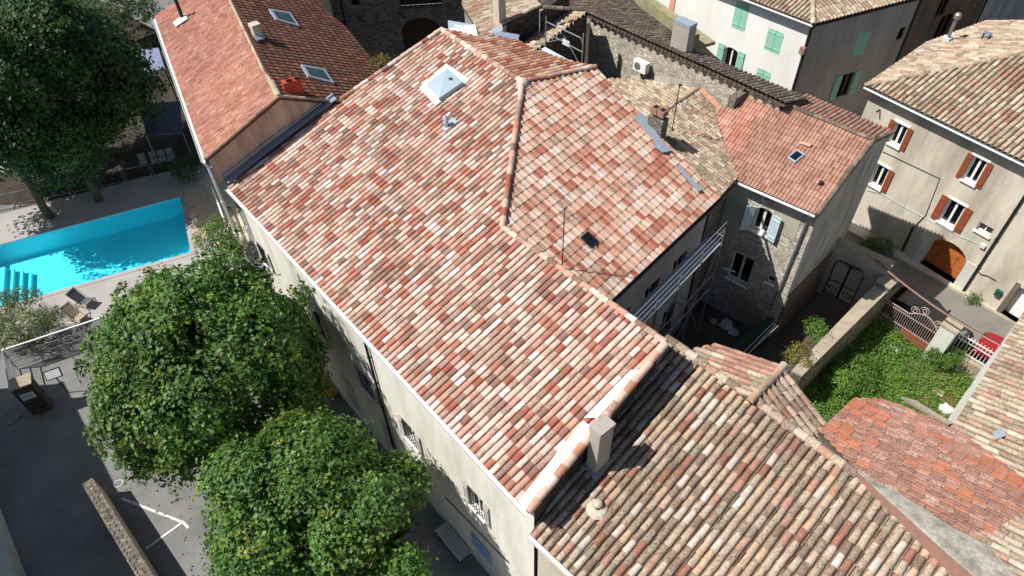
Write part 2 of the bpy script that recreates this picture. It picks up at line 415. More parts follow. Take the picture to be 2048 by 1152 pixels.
def tiles(pl, polys, down, pitch, row, style, pal, seed, jit=0.0, spots=None, over=0.0):
    """tile courses on plane pl over convex polygons; spots = [(point, radius, palette)] for patches of newer tiles"""
    n = pl.n; down = unit(down); side = unit(np.cross(n, down)); o = polys[0][0]
    allp = np.array([p for q in polys for p in q]); parts = [x for q in polys for x in convex_parts(q, n)]
    S = (allp - o) @ side; T = (allp - o) @ down
    i0, i1 = int(math.floor(S.min() / pitch)) - 1, int(math.ceil(S.max() / pitch)) + 1
    j0, j1 = int(math.floor(T.min() / row)) - 1, int(math.ceil(T.max() / row)) + 1
    v, f, c, m = [], [], [], []
    def q(pts, col, mi=0):
        b = len(v); v.extend(pts); f.append(tuple(range(b, b + len(pts)))); c.append(col); m.append(mi)
    def X(s_, t_, h): return tuple(o + side * s_ + down * t_ + n * h)
    def near(s_, t_):
        for poly in parts:
            ps = [((p - o) @ side, (p - o) @ down) for p in poly]; cx = sum(a for a, _ in ps) / len(ps); cy = sum(b for _, b in ps) / len(ps); ok = True
            for k in range(len(ps)):
                a, b = ps[k], ps[(k + 1) % len(ps)]; ex, ey = b[0] - a[0], b[1] - a[1]; L = math.hypot(ex, ey) + 1e-9
                sg = 1 if (ex * (cy - a[1]) - ey * (cx - a[0])) > 0 else -1
                if sg * (ex * (t_ - a[1]) - ey * (s_ - a[0])) / L < -0.6 * max(pitch, row) - .1: ok = False; break
            if ok: return True
        return False
    for i in range(i0, i1):
        rc = random.Random(seed * 7919 + i * 104729)
        coff = (rc.random() - .5) * jit * (6 if style == 'canal' else 0); toff = (rc.random()) * row * (0.5 if jit > 0.004 else 0.0)
        for j in range(j0, j1):
            r = random.Random(seed * 1000003 + i * 9176 + j * 131)
            s0 = i * pitch + coff * .35; t0 = j * row + toff
            if not near(s0 + pitch / 2, t0 + row / 2): continue
            pn = pal
            if spots:
                pc = o + side * (s0 + pitch / 2) + down * (t0 + row / 2)
                for sp, rad, pp in spots:
                    if np.linalg.norm(pc - sp) < rad * 1.1 * (0.45 + 0.6 * r.random()): pn = pp
            col = pick(pn, r)
            if style == 'canal':
                w = pitch * (.90 if jit < .008 else .83); h = pitch * (.27 if jit < .003 else .35); t1 = t0 + row + .035
                js = (r.random() - .5) * jit * 2; js2 = (r.random() - .5) * jit * 2; jh = r.random() * jit; cx = s0 + pitch * .5
                N = 6; A = [math.pi * k / N for k in range(N + 1)]
                up_ = [X(cx + js - math.cos(a) * w * .42, t0, .006 + math.sin(a) * h * .86) for a in A]
                lo_ = [X(cx + js2 - math.cos(a) * w * .5, t1, .014 + jh + math.sin(a) * h) for a in A]
                li_ = [X(cx + js2 - math.cos(a) * (w * .5 - .016), t1, .0 + jh + math.sin(a) * (h - .014)) for a in A]
                for k in range(N): q([up_[k], up_[k + 1], lo_[k + 1], lo_[k]], col)
                for k in range(N): q([lo_[k], lo_[k + 1], li_[k + 1], li_[k]], col)
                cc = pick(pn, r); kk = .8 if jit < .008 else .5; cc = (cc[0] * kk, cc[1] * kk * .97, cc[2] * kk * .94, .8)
                e0, e1 = s0 + pitch * .95, s0 + pitch * 1.05; mid = s0 + pitch
                q([X(e0 - .02, t0, .0), X(mid, t0, -.03), X(mid, t1, -.018), X(e0 - .02, t1, .012)], cc)
                q([X(mid, t0, -.03), X(e1 + .02, t0, .0), X(e1 + .02, t1, .012), X(mid, t1, -.018)], cc)
            else:
                if style == 'roll': prof = [(0, .004), (.12, .036), (.26, .05), (.40, .036), (.52, .004), (.76, -.006), (1.0, .004)]; lift = .028
                elif style == 'romane': prof = [(0, .0), (.14, .03), (.30, .042), (.46, .03), (.60, .0), (.8, -.008), (1.0, .0)]; lift = .022
                else: prof = [(0, .0), (.10, .018), (.22, .0), (.5, -.004), (.60, .014), (.70, -.002), (1.0, .0)]; lift = .02
                k_ = (pitch / .3 * (1.8 if pitch < .16 else 1.0)) if style != 'flat' else 1.0; t1 = t0 + row
                up_ = [X(s0 + a * pitch, t0, b * k_) for a, b in prof]; lo_ = [X(s0 + a * pitch, t1, b * k_ + lift) for a, b in prof]
                lb_ = [X(s0 + a * pitch, t1 + .001, b * k_ - .004) for a, b in prof]
                for k in range(len(prof) - 1):
                    q([up_[k], up_[k + 1], lo_[k + 1], lo_[k]], col)
                    q([lo_[k], lo_[k + 1], lb_[k + 1], lb_[k]], (col[0] * .5, col[1] * .45, col[2] * .42, 1))  # course ends coloured darker, painting in the shadow line of each row
    out = clip_mesh(v, f, c, m, parts, n)
    for poly in polys:                       # the boards under the tiles
        out.mi = 1; out.prism([V(p) - n * .13 for p in poly], n * .085)
    out.mi = 0
    return out
def caps(a, b, w, pal, seed, n_h=.0, step=.38, h=None, mb=None):
    "a line of half-round ridge tiles from a to b"
    mb = mb or MB(); a, b = V(a, dtype=float), V(b, dtype=float); L = np.linalg.norm(b - a); d = (b - a) / L
    x = unit(np.cross(d, Z)); y = np.cross(x, d); k = max(1, int(round(L / step))); h = h or w * .5
    rr = random.Random(seed)
    for i in range(k):
        p0 = a + d * (L * i / k - .02) + y * n_h; p1 = a + d * (L * (i + 1) / k + .02) + y * n_h; col = pick(pal, rr); N = 8
        jx = (rr.random() - .5) * .02
        ra = [p0 + x * (math.cos(math.pi * t / N) * w * .45 + jx) + y * (math.sin(math.pi * t / N) * h * .9) for t in range(N + 1)]
        rb = [p1 + x * (math.cos(math.pi * t / N) * w * .5 + jx) + y * (math.sin(math.pi * t / N) * h + .015) for t in range(N + 1)]
        for t in range(N): mb.face([ra[t], ra[t + 1], rb[t + 1], rb[t]], col)
        mb.face(rb, col); mb.face(ra[::-1], col)
    return mb

# ------------------------------------------------------------------ walls with openings
class Facade:
    "vertical wall from a to b (plan); out = side that looks outward"
    def __init__(s, a, b, toward):
        s.a = V([a[0], a[1], 0.]); s.b = V([b[0], b[1], 0.]); s.L = np.linalg.norm(s.b - s.a); s.d = (s.b - s.a) / s.L
        s.n = V([-s.d[1], s.d[0], 0]); t = V([toward[0], toward[1], 0]) - s.a
        if s.n @ t < 0: s.n = -s.n
        s.holes = []
    def px(s, x, y):
        d = RW @ V([x - 1024, -(y - 576), -FPX]); p = CAM + d * (((s.a - CAM) @ s.n) / (d @ s.n)); return (p - s.a) @ s.d, p[2]
    def pt(s, q, z, o=0.0): return s.a + s.d * q + Z * z + s.n * o
    def rect(s, *pts):
        r = [s.px(*p) for p in pts]; return [min(a for a, _ in r), max(a for a, _ in r), min(b for _, b in r), max(b for _, b in r)]
    def hole(s, r, arch=0.0): s.holes.append((*r, arch)); return (*r, arch)
    def wall(s, z0, zA, zB=None, depth=.22, mb=None, thick=.0):
        mb = mb or MB(); zB = zA if zB is None else zB
        xs = sorted({0.0, s.L, *[h[0] for h in s.holes], *[h[1] for h in s.holes]}); zs = sorted({z0, *[h[2] for h in s.holes], *[h[3] for h in s.holes]})
        zs = [z for z in zs if z >= z0 - 1e-6]; top = lambda q: zA + (zB - zA) * q / s.L
        for i in range(len(xs) - 1):
            a, b = xs[i], xs[i + 1]
            if a < -1e-6 or b > s.L + 1e-6: continue
            for j in range(len(zs)):
                c = zs[j]; last = j == len(zs) - 1
                if not last:
                    d = zs[j + 1]
                    if any(h[0] < (a + b) / 2 < h[1] and h[2] < (c + d) / 2 < h[3] for h in s.holes): continue
                    mb.face([s.pt(a, c), s.pt(b, c), s.pt(b, d), s.pt(a, d)])
                else: mb.face([s.pt(a, c), s.pt(b, c), s.pt(b, top(b)), s.pt(a, top(a))])
        for x0, x1, c, d, ar in s.holes:
            if ar <= 0:
                e = [(x0, c), (x1, c), (x1, d), (x0, d)]
            else:
                N = 10; arc = [((x0 + x1) / 2 + (x1 - x0) / 2 * math.cos(math.pi * t / N), d - ar + ar * math.sin(math.pi * t / N)) for t in range(N + 1)]
                for t in range(N // 2): mb.face([s.pt(x1, d), s.pt(*arc[t + 1]), s.pt(*arc[t])])
                for t in range(N // 2, N): mb.face([s.pt(x0, d), s.pt(*arc[t + 1]), s.pt(*arc[t])])
                e = [(x0, c), (x1, c)] + arc
            for k in range(len(e)):
                p, q_ = e[k], e[(k + 1) % len(e)]; mb.face([s.pt(*p), s.pt(*q_), s.pt(*q_, -depth), s.pt(*p, -depth)])
        return mb
    def slab(s, mb, x0, x1, c, d, o, t):
        return mb.box(s.pt(x0, c, o), s.d * (x1 - x0), Z * (d - c), s.n * t)
def shutter_part(F, parent, x0, x1, c, d, col, planks=4, off=.03, label=None, arch=0):
    mb = MB(); w = (x1 - x0) / planks
    for k in range(planks):
        F.slab(mb, x0 + k * w + .006, x0 + (k + 1) * w - .006, c, d, off, .035)
    for zz in (c + (d - c) * .14, c + (d - c) * .82): F.slab(mb, x0 + .02, x1 - .02, zz, zz + .07, off + .036, .02)
    o = mb.build('shutter', col, parent)
    if label: o['label'] = label
    return o
def window(F, parent, r, frame='white_paint', shut=None, shcol='shutter_rust', sill='white_paint', mull=1, depth=.14, glass='glass_dark', rail=False, arch=0.0, bars=None, fw=.07, lintel=None, shw=None):
    x0, x1, c, d = r[:4]
    mb = MB()
    for q in ((x0, x0 + fw, c, d), (x1 - fw, x1, c, d), (x0 + fw, x1 - fw, c, c + fw * 1.3), (x0 + fw, x1 - fw, d - fw, d)): F.slab(mb, *q, -depth, .05)
    for k in range(mull):
        xc = x0 + (x1 - x0) * (k + 1) / (mull + 1); F.slab(mb, xc - fw * .75, xc + fw * .75, c + fw * 1.3, d - fw, -depth + .003, .06)
    w = mb.build('window', frame, parent)
    F.slab(MB_ := MB(), x0 + .02, x1 - .02, c + .02, d - .01, -depth - .05, .02).build('pane', glass, w)
    if arch: F.slab(MB(), x0 - .3, x1 + .3, d, d + arch, -depth - .2, .01)
    if bars:
        mb = MB(); k = 5
        for i in range(k):
            xc = x0 + (x1 - x0) * (i + .5) / k; mb.bar(F.pt(xc, c - .02, .04), F.pt(xc, d + .02, .04), .022)
        for zz in (c + .15, d - .15): mb.bar(F.pt(x0 - .03, zz, .04), F.pt(x1 + .03, zz, .04), .02)
        mb.build('window_bars', bars, w)
    if sill: F.slab(MB(), x0 - .07, x1 + .07, c - .09, c - .003, -.05, .15).build('sill', sill, w)
    if lintel: F.slab(MB(), x0 - .12, x1 + .12, d + .003, d + .13, -.03, .06).build('lintel', lintel, w)
    hw = shw or (x1 - x0) * .5
    if shut == 'open':
        shutter_part(F, parent, x0 - hw - .04, x0 - .04, c - .02, d + .03, shcol); shutter_part(F, parent, x1 + .04, x1 + hw + .04, c - .02, d + .03, shcol)
    elif shut == 'closed':
        xm = (x0 + x1) / 2; shutter_part(F, parent, x0 + .01, xm - .008, c + .01, d - .01, shcol, off=-.03); shutter_part(F, parent, xm + .008, x1 - .01, c + .01, d - .01, shcol, off=-.03)
    return w
def gutter(a, b, outward, parent, mat='gutter_light', r=.075, name='gutter'):
    "half-round gutter hung along a roof edge"
    a, b, n = V(a, dtype=float), V(b, dtype=float), unit(outward); mb = MB(); N = 6
    pr = [(math.cos(math.pi + math.pi * k / N) * r, math.sin(math.pi + math.pi * k / N) * r) for k in range(N + 1)]
    pr2 = [(x * .86, y * .86 + .0) for x, y in pr]
    A = [[e + n * (x + r) + Z * y for x, y in pr + pr2[::-1]] for e in (a, b)]
    K = len(A[0])
    for k in range(K): k2 = (k + 1) % K; mb.face([A[0][k], A[0][k2], A[1][k2], A[1][k]])
    mb.face(A[0]); mb.face(A[1][::-1])
    return mb.build(name, mat, parent)
def downpipe(pts, parent, mat='metal_dark', r=.05):
    mb = MB().tube(pts, r, 8); L = 0
    for a, b in zip(pts[:-1], pts[1:]):
        a, b = V(a), V(b); k = int(np.linalg.norm(b - a) // 1.8)
        for i in range(1, k + 1):
            c = a + (b - a) * i / (k + 1); d = unit(b - a); mb.tube([c - d * .03, c + d * .03], r * 1.35, 8)
    return mb.build('downpipe', mat, parent, smooth=False)

# ================================================================== THE SETTING
def sheet(name, pts, z, mat, kind='structure', th=0.0, holes=None):
    mb = MB(); p3 = [V([p[0], p[1], z]) for p in pts]
    if th: mb.prism([p - Z * th for p in p3], th)
    else: mb.face(p3)
    return tag(mb.build(name, mat), kind=kind)
G2 = 1.5                                   # level of the upper street, garden and courtyard
# pool corners at deck level (z 0)
pA = P(360, 394, 0)[:2]; pB = P(390, 502, 0)[:2]
pdir = unit(P(0, 490, 0)[:2] - pA); pnrm = V([-pdir[1], pdir[0]])
if pnrm @ (pB - pA) < 0: pnrm = -pnrm
pW = (pB - pA) @ pnrm; pLn = 11.5
pool = [pA, pA + pdir * pLn, pA + pdir * pLn + pnrm * pW, pA + pnrm * pW]
# ground: one big sheet with the pool basin left open
def ring(name, z, mat, outer, inner):
    mb = MB(); n = len(inner)
    for i in range(n):
        a, b = inner[i], inner[(i + 1) % n]; c, d = outer[i], outer[(i + 1) % n]
        mb.face([V([*a, z]), V([*b, z]), V([*d, z]), V([*c, z])])
    return tag(mb.build(name, mat), kind='structure')
cx0 = sum(V(p) for p in pool) / 4
far = [cx0 + (V(p) - cx0) / np.linalg.norm(V(p) - cx0) * 900 for p in pool]
dk = lambda p, k: V(p) + (V(p) - cx0) / np.linalg.norm(V(p) - cx0) * k
ring('ground', -0.01, 'asphalt', far, [dk(p, .3) for p in pool])
# pool deck paving
deckpoly = [P(*q, 0)[:2] for q in ((440, 372), (475, 500), (440, 600), (10, 765), (-700, 900), (-560, 330), (60, 385))]
def grid_deck():
    # a paved sheet round the pool: four strips so that the basin stays open
    mb = MB(); q = [V([*p, .006]) for p in pool]; D = V([*pdir, 0]); N_ = V([*pnrm, 0])
    A, B, C_, E_ = q
    mb.face([A - N_ * 3.2 - D * 2.6, B + D * 5 - N_ * 3.2, B + D * 5, A - D * 2.6])
    mb.face([A - D * 2.6, A, E_, E_ - D * 2.6])
    mb.face([E_ - D * 2.6, C_ + D * 5, C_ + D * 5 + N_ * 3.4, E_ - D * 2.6 + N_ * 3.4])
    mb.face([B, B + D * 5, C_ + D * 5, C_])
    return tag(mb.build('pool_deck', 'pool_deck'), kind='structure')
grid_deck()
def make_pool():
    r = root('swimming_pool', (*cx0, 0), 'long rectangular turquoise swimming pool with steps in its left corner', 'swimming pool')
    q = [V([*p, 0.]) for p in pool]; dz = -1.35; mb = MB()
    mb.face([p + Z * dz for p in q])
    for i in range(4): a, b = q[i], q[(i + 1) % 4]; mb.face([a, b, b + Z * dz, a + Z * dz])
    mb.build('basin', 'pool_paint', r)
    D = V([*pdir, 0]); N_ = V([*pnrm, 0]); mb = MB()
    for k in range(4):                      # steps across the left end
        s = 9.15 + k * .34
        mb.box(q[0] + D * s + N_ * 1.9 + Z * dz, D * (pLn - s - .01), N_ * (pW - 1.92), Z * (.28 * (k + 1)))
    mb.build('steps', 'pool_paint', r)
    mb = MB(); mb.face([p + Z * -.10 for p in q]); mb.build('water', 'water', r)
    mb = MB(); w = .28
    mb.box(q[0] - N_ * w - D * w + Z * .0, D * (pLn + 2 * w), N_ * w, Z * .03); mb.box(q[3] - D * w, D * (pLn + 2 * w), N_ * w, Z * .03)
    mb.box(q[0] - D * w, D * w, N_ * pW, Z * .03); mb.box(q[1], D * w, N_ * pW, Z * .03)
    mb.build('coping', 'pool_deck', r)
make_pool()
# wooden boards at the right end of the pool
def boards():
    a = V([*pool[0], .04]); D = -V([*pdir, 0]); N_ = V([*pnrm, 0]); mb = MB(); a = a + D * .3
    for k in range(9): mb.box(a + N_ * (k * .62 - .6) + Z * 0, D * 1.35, N_ * .6, Z * (.03))
    return tag(mb.build('wooden_deck', 'wood_deck'), kind='structure')
boards()
# upper terrace (street, garden, lane, courtyard) a storey step above the car park
terr = [W(6.5, 12.5, 0), W(15.0, 7.0, 0), W(70, 7.0, 0), W(120, 160, 0), W(-30, 160, 0), W(-12, 30, 0), W(2, 24, 0)]
mb = MB(); mb.prism([V([p[0], p[1], -.5]) for p in terr], G2 + .5); tag(mb.build('upper_ground', 'earth'), kind='structure')
def gsheet(name, pts, dz, mat, z=G2): return sheet(name, [W(u, m, 0) for u, m in pts], z + dz, mat)
gsheet('street', [(-5, 22.3), (60, 22.3), (60, 27.6), (-5, 28.2)], .012, 'asphalt_street')
gsheet('cross_street', [(9.2, 28.2), (13.0, 28.0), (22, 80), (14, 80)], .016, 'asphalt_street')
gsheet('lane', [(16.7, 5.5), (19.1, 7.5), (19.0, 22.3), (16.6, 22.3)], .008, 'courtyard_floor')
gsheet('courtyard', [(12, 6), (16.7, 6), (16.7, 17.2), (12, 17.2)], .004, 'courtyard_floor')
# raised pavement along the right-hand house
mb = MB(); k0 = W(11, 27.05, G2)
mb.box(k0, U * 22, M * 1.2, Z * .16); tag(mb.build('pavement', 'pavement_stone'), kind='structure')
# car park: markings
mb = MB()
def stripe(a, b, w=.1, z=.006):
    a, b = P(*a, z), P(*b, z); d = unit(b - a); x = V([-d[1], d[0], 0]) * w / 2; mb.face([a - x, b - x, b + x, a + x])
stripe((244, 997), (367, 1045)); stripe((365, 1043), (377, 1056), .11, .010); stripe((367, 1043), (292, 1097), .1, .014)
tag(mb.build('road_marking', 'line_white'), kind='structure')
mb = MB()
for c_, rr in ((P(237, 967, 0), .16),):
    for k in range(20):
        a0, a1 = 2 * math.pi * k / 20, 2 * math.pi * (k + 1) / 20
        f = lambda a, r_: V([c_[0] + math.cos(a) * r_, c_[1] + math.sin(a) * r_, .007]); mb.face([f(a0, rr), f(a1, rr), f(a1, rr + .035), f(a0, rr + .035)])
tag(mb.build('paint_ring', 'line_white'), kind='structure')
c_ = P(22, 835, .012); mb = MB(); mb.lathe(c_, [(.0, .004), (.34, .004), (.36, .012), (.45, .012), (.46, 0)], 28)
tag(mb.build('manhole_cover', 'asphalt_street'), 'round manhole cover sunk in the dark car park by the stone pillar', 'manhole cover')

# ================================================================== MAIN HOUSE
def outset(p, q, k): return V(p) + (V(p) - V(q)) * k
# roof planes
slope = .30
pL = Plane(EA, np.cross(U, M + Z * slope))
kR = pL.at(1005, 455); uR = pL.at(1045, 165); uL = pL.at(885, 62); lR = pL.at(1330, 685)
EE = P(1440, 395, 9.9)
pE = pl3(uR, kR, EE)
gR = pE.at(1190, 135); fE = pE.at(1222, 601); mE = pE.at(1443, 392)
pB_ = pl3(uL, uR, gR)
eaveE = unit(EE - fE); dropE = pE.dirxy(np.cross(eaveE, Z)); 
if dropE[2] > 0: dropE = -dropE
house = root('tiled_house', W(9, 3, 0), 'large pale house under the broad new roof of mixed pink and cream tiles', 'house')
dl = pL.dirxy(-M)
a0 = EA + dl * .02; l0 = pL.at(686, 203)
leftpolys = [[EA, EA + U * 11.1, kR, uR, uL, l0], [EA + U * 11.1, EB, lR, kR]]
# clip the u = 11.1 seam exactly on a tile joint
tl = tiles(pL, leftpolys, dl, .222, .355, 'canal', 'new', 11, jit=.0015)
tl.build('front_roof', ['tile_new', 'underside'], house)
fEx = fE - eaveE * .95
tiles(pE, [[uR, kR, fEx, EE], [uR, EE, gR]], dropE, .285, .37, 'roll', 'new_s', 5).build('end_roof', ['tile_new', 'underside'], house)
bp = [pB_.at(*q) for q in ((885, 60), (1045, 165), (1190, 134), (1143, 124), (1068, 100), (1036, 82), (905, 62))]
tiles(pB_, [bp], pB_.dirxy(M * .98 + U * .1), .225, .36, 'canal', 'backp', 7, jit=.004).build('back_roof', ['tile_new', 'underside'], house)
mb = caps(uL - U * .1, uR, .27, 'new', 1, .02); caps(uR, gR, .24, 'new_s', 2, .02, mb=mb); caps(kR, uR, .25, 'new', 3, .03, mb=mb)
caps(kR, lR, .22, 'new', 4, .01, mb=mb)
mb.build('ridge_tiles', 'tile_new', house)
mb = MB(); mb.lathe(uR + Z * -.1, [(.28, 0), (.24, .2), (.12, .27), (0, .29)], 12); mb.build('ridge_cap', 'mortar', house, smooth=True)
caps(uL + M * .0 - U * .04, l0 - U * .1, .22, 'new', 8, .06).build('verge_tiles', 'tile_new', house)
mbx = caps(pL.at(1060, 1026) - U*.05, pL.at(1331, 690) - U * .02, .26, 'new_s', 9, .05); mbx.build('verge_tiles', 'tile_new', house)
# pale mortar and zinc strip inside the right-hand verge
mb = MB(); pLu = pL.up(.085)
sA, sB, sC, sD = pLu.at(1037, 1003), pLu.at(1052, 1022), pLu.at(1186, 856), pLu.at(1166, 842)
mb.prism([sA, sB, sC, sD], pL.n * .03); mb.build('mortar_strip', 'plaster_white', house)
mb = MB(); sA, sB, sC, sD = pLu.at(1168, 836), pLu.at(1196, 836), pLu.at(1278, 742), pLu.at(1262, 740)
mb.prism([sA, sB, sC, sD], pL.n * .025); mb.build('flashing', 'zinc_pale', house)
# walls
F0 = Facade(W(0, .28, 0), W(18.95, .28, 0), W(5, -10, 0))
wl_ = []
def f0(tl_, br_):
    r_ = F0.rect(tl_, br_); return F0.hole(r_)
attic1 = F0.hole([*sorted((F0.px(782, 769)[0], F0.px(799, 792)[0])), 9.05, 9.55])
attic2 = F0.hole([*sorted((F0.px(931, 910)[0], F0.px(946, 928)[0])), 9.05, 9.55])
w1 = F0.hole([F0.px(806, 838)[0], F0.px(838, 900)[0], F0.px(838, 900)[1], F0.px(806, 838)[1]])
w2 = F0.hole([F0.px(938, 972)[0], F0.px(970, 1040)[0], F0.px(970, 1040)[1], F0.px(938, 972)[1]])
w3 = F0.hole([F0.px(516, 486)[0], F0.px(545, 540)[0], F0.px(545, 540)[1], F0.px(516, 486)[1]])
w4 = F0.hole([F0.px(630, 622)[0], F0.px(656, 680)[0], F0.px(656, 680)[1], F0.px(630, 622)[1]])
w5 = F0.hole([w1[0] - 3.2, w1[0] - 2.2, w1[2], w1[3]])
low = [F0.hole([x_, x_ + 1.05, 1.1, 3.1]) for x_ in (2.0, 6.0, 9.2)]
F0.wall(0, 9.93, depth=.25).build('front_wall', 'plaster_cream', house)
for a_ in (attic1, attic2): window(F0, house, a_, frame='white_paint', mull=1, fw=.05)
for a_ in (w1, w2, w3, w4, w5): window(F0, house, a_, frame='white_paint', bars='metal_dark', mull=1, shut='open', shcol='shutter_grey', shw=.28)
for a_ in low: window(F0, house, a_, frame='white_paint', shut='closed', shcol='shutter_grey')
mb = MB()
def wallq(a, b, z0, za, zb, n_=None): mb.face([V([a[0], a[1], z0]), V([b[0], b[1], z0]), V([b[0], b[1], zb]), V([a[0], a[1], za])])
# right end wall (over the lower roof), wing back wall, end wall, others
c1 = W(18.95, .28, 0); c2 = lR - U * .12 - M * .05; c3 = kR + U * .1 + (fE - kR) * .9
wallq(c1, c2, 0, pL.z(*c1[:2]) - .12, pL.z(*c2[:2]) - .1); mb.build('gable_wall', 'stone_dark', house)
mb = MB(); wallq(c2, kR - M * .06, 0, lR[2] - .12, kR[2] - .12)
e1 = fE - dropE * .45 * V([1, 1, 0]); e2 = mE - dropE * .45 * V([1, 1, 0]) ; e1 = V([e1[0], e1[1], 0]); e2 = V([e2[0], e2[1], 0])
b1 = W(0.02, .28, 0); b2 = V([*(uL + U * .05)[:2], 0]); b3 = V([*bp[5][:2], 0]); b4 = V([*(gR - U * .2)[:2], 0])
for a_, b_ in ((b1, b2), (b2, b3), (b3, b4), (b4, e2)):
    za = min(p.z(*a_[:2]) for p in (pL, pE, pB_)) - .16; zb = min(p.z(*b_[:2]) for p in (pL, pE, pB_)) - .16; wallq(a_, b_, 0, za, zb)
mb.build('back_walls', 'plaster_grey', house)
e0x = e1 - unit(V([*eaveE[:2], 0])) * .85
FE = Facade(e0x, e2, e1 + eaveE * 2 + V([1, -1, 0]) * 5)
he = []
for x_ in (2.05, 4.15, 6.25):
    he.append(FE.hole([x_, x_ + 1.0, 5.9, 7.6])); he.append(FE.hole([x_, x_ + 1.0, 2.4, 4.4]))
FE.wall(0, pE.z(*e0x[:2]) - .12, pE.z(*e2[:2]) - .12).build('end_wall', 'plaster_grey', house)
for h_ in he: window(FE, house, h_, frame='shutter_grey', bars='iron_black')
gutter(EA + Z * -.03, EB + Z * -.03, -M, house)
gutter(EE + eaveE * 1.4 - Z * .04, fE - Z * .04, np.cross(eaveE, Z) * (1 if np.cross(eaveE, Z) @ dropE > 0 else -1), house, 'metal_dark')
q1 = F0.px(746, 729); downpipe([F0.pt(q1[0], 9.85, .3), F0.pt(q1[0], 9.6, .08), F0.pt(q1[0], .1, .08)], house)
# painted panel low on the front wall, and a cable
q0, q2 = F0.px(943, 1062), F0.px(984, 1130)
mb = MB(); F0.slab(mb, q0[0], q2[0], q2[1], q0[1], .01, .03)
pn = mb.build('painted_panel', 'mural_blue', house)
mb = MB(); rr = random.Random(5)
for k in range(16):
    a_ = q0[0] + (q2[0] - q0[0]) * rr.uniform(.1, .9); z_ = q2[1] + (q0[1] - q2[1]) * rr.uniform(.15, .85); F0.slab(mb, a_, a_ + rr.uniform(.04, .22), z_, z_ + rr.uniform(.02, .05), .041, .004)
mb.build('brush_mark', 'sign_white', pn)
mb = MB(); ca = F0.px(890, 993); cb = F0.px(1018, 1125); mb.tube([F0.pt(*ca, .02), F0.pt(*cb, .02)], .018, 5); mb.build('cable', 'metal_dark', house)
# big white roof hatch with its zinc tray
pt_ = pL.up(.07); hs = [pt_.at(*q) for q in ((839, 176), (872, 212), (940, 160), (893, 128))]
mb = MB(); mb.prism(hs, pL.n * .03); mb.build('hatch_tray', 'zinc_pale', house)
pt_ = pL.up(.30); hs = [pt_.at(*q) for q in ((853, 165), (877, 195), (925, 162), (894, 135))]
mb = MB(); bot = [p - pL.n * .24 for p in hs]; mb.prism(bot, pL.n * .2); cc = sum(hs) / 4 + pL.n * .08
for i in range(4): mb.face([hs[i] - pL.n * .04, hs[(i + 1) % 4] - pL.n * .04, cc])
ht = mb.build('roof_hatch', 'hatch_cover', house)
mb = MB(); k_ = pt_.up(.05).at(901, 158)
for a_ in (.7, 2.3): mb.bar(k_ - V([math.cos(a_), math.sin(a_), 0]) * .09 + Z * .02, k_ + V([math.cos(a_), math.sin(a_), 0]) * .09 + Z * .02, .03)
mb.build('handle', 'metal_dark', ht)
# small vent cowl with its tray
vb = pL.up(.04).at(893, 254); mb = MB(); mb.lathe(vb - Z * .1, [(.10, 0), (.10, .36), (.085, .37), (.085, .44), (.13, .46), (.0, .68)], 12); vt = mb.build('vent_pipe', 'zinc', house)
mb = MB(); t4 = [pL.up(.06).at(*q) for q in ((884, 256), (890, 264), (916, 244), (905, 235))]; mb.prism(t4, pL.n * .03); mb.build('flashing', 'zinc', vt)
# little black roof window on the end slope
pt_ = pE.up(.14); hs = [pt_.at(*q) for q in ((1163, 472), (1184, 493), (1198, 481), (1176, 461))]
mb = MB(); mb.prism([p - pE.n * .13 for p in hs], pE.n * .1)
rw = mb.build('roof_window', 'metal_dark', house); cc = sum(hs) / 4
mb = MB(); mb.face([cc + (p - cc) * .78 - pE.n * .025 for p in hs]); mb.build('pane', 'glass_blue', rw)
# zinc trays behind the ridge
def tray(name, pxs, z, mat, par, h=.06, lab=None):
    mb = MB(); pts = [P(x, y, z_) for (x, y), z_ in zip(pxs, z if isinstance(z, list) else [z] * len(pxs))]
    mb.prism(pts, h); return mb.build(name, mat, par)
tray('zinc_tray', [(897, 60), (955, 74), (950, 52), (896, 43)], [13.25, 13.2, 13.5, 13.55], 'zinc', house)
tray('zinc_tray', [(985, 72), (1036, 82), (1039, 72), (1000, 65)], [13.1, 12.95, 13.1, 13.2], 'zinc_dark', house)
tray('zinc_tray', [(1083, 101), (1142, 137), (1150, 130), (1090, 97)], [12.62, 12.6, 12.6, 12.62], 'zinc_pale', house, .08)
# television aerial standing on the end slope
ab = pE.at(1124, 538); ar = root('tv_aerial', ab, 'thin television aerial standing on the new end roof beside the small black roof window', 'aerial')
MB().tube([ab, ab + Z * 2.75], .02, 6).build('mast', 'metal_dark', ar)
mb = MB(); c_ = ab + Z * 2.1; dd = unit(V([.9, .5, 0])); x_ = V([-dd[1], dd[0], 0]); mb.bar(c_ - dd * .55, c_ + dd * .65, .018)
for k in range(9): e_ = c_ + dd * (-.5 + k * .14); mb.bar(e_ - x_ * (.26 - k * .012), e_ + x_ * (.26 - k * .012), .008)
mb.build('antenna', 'metal_grey', ar)

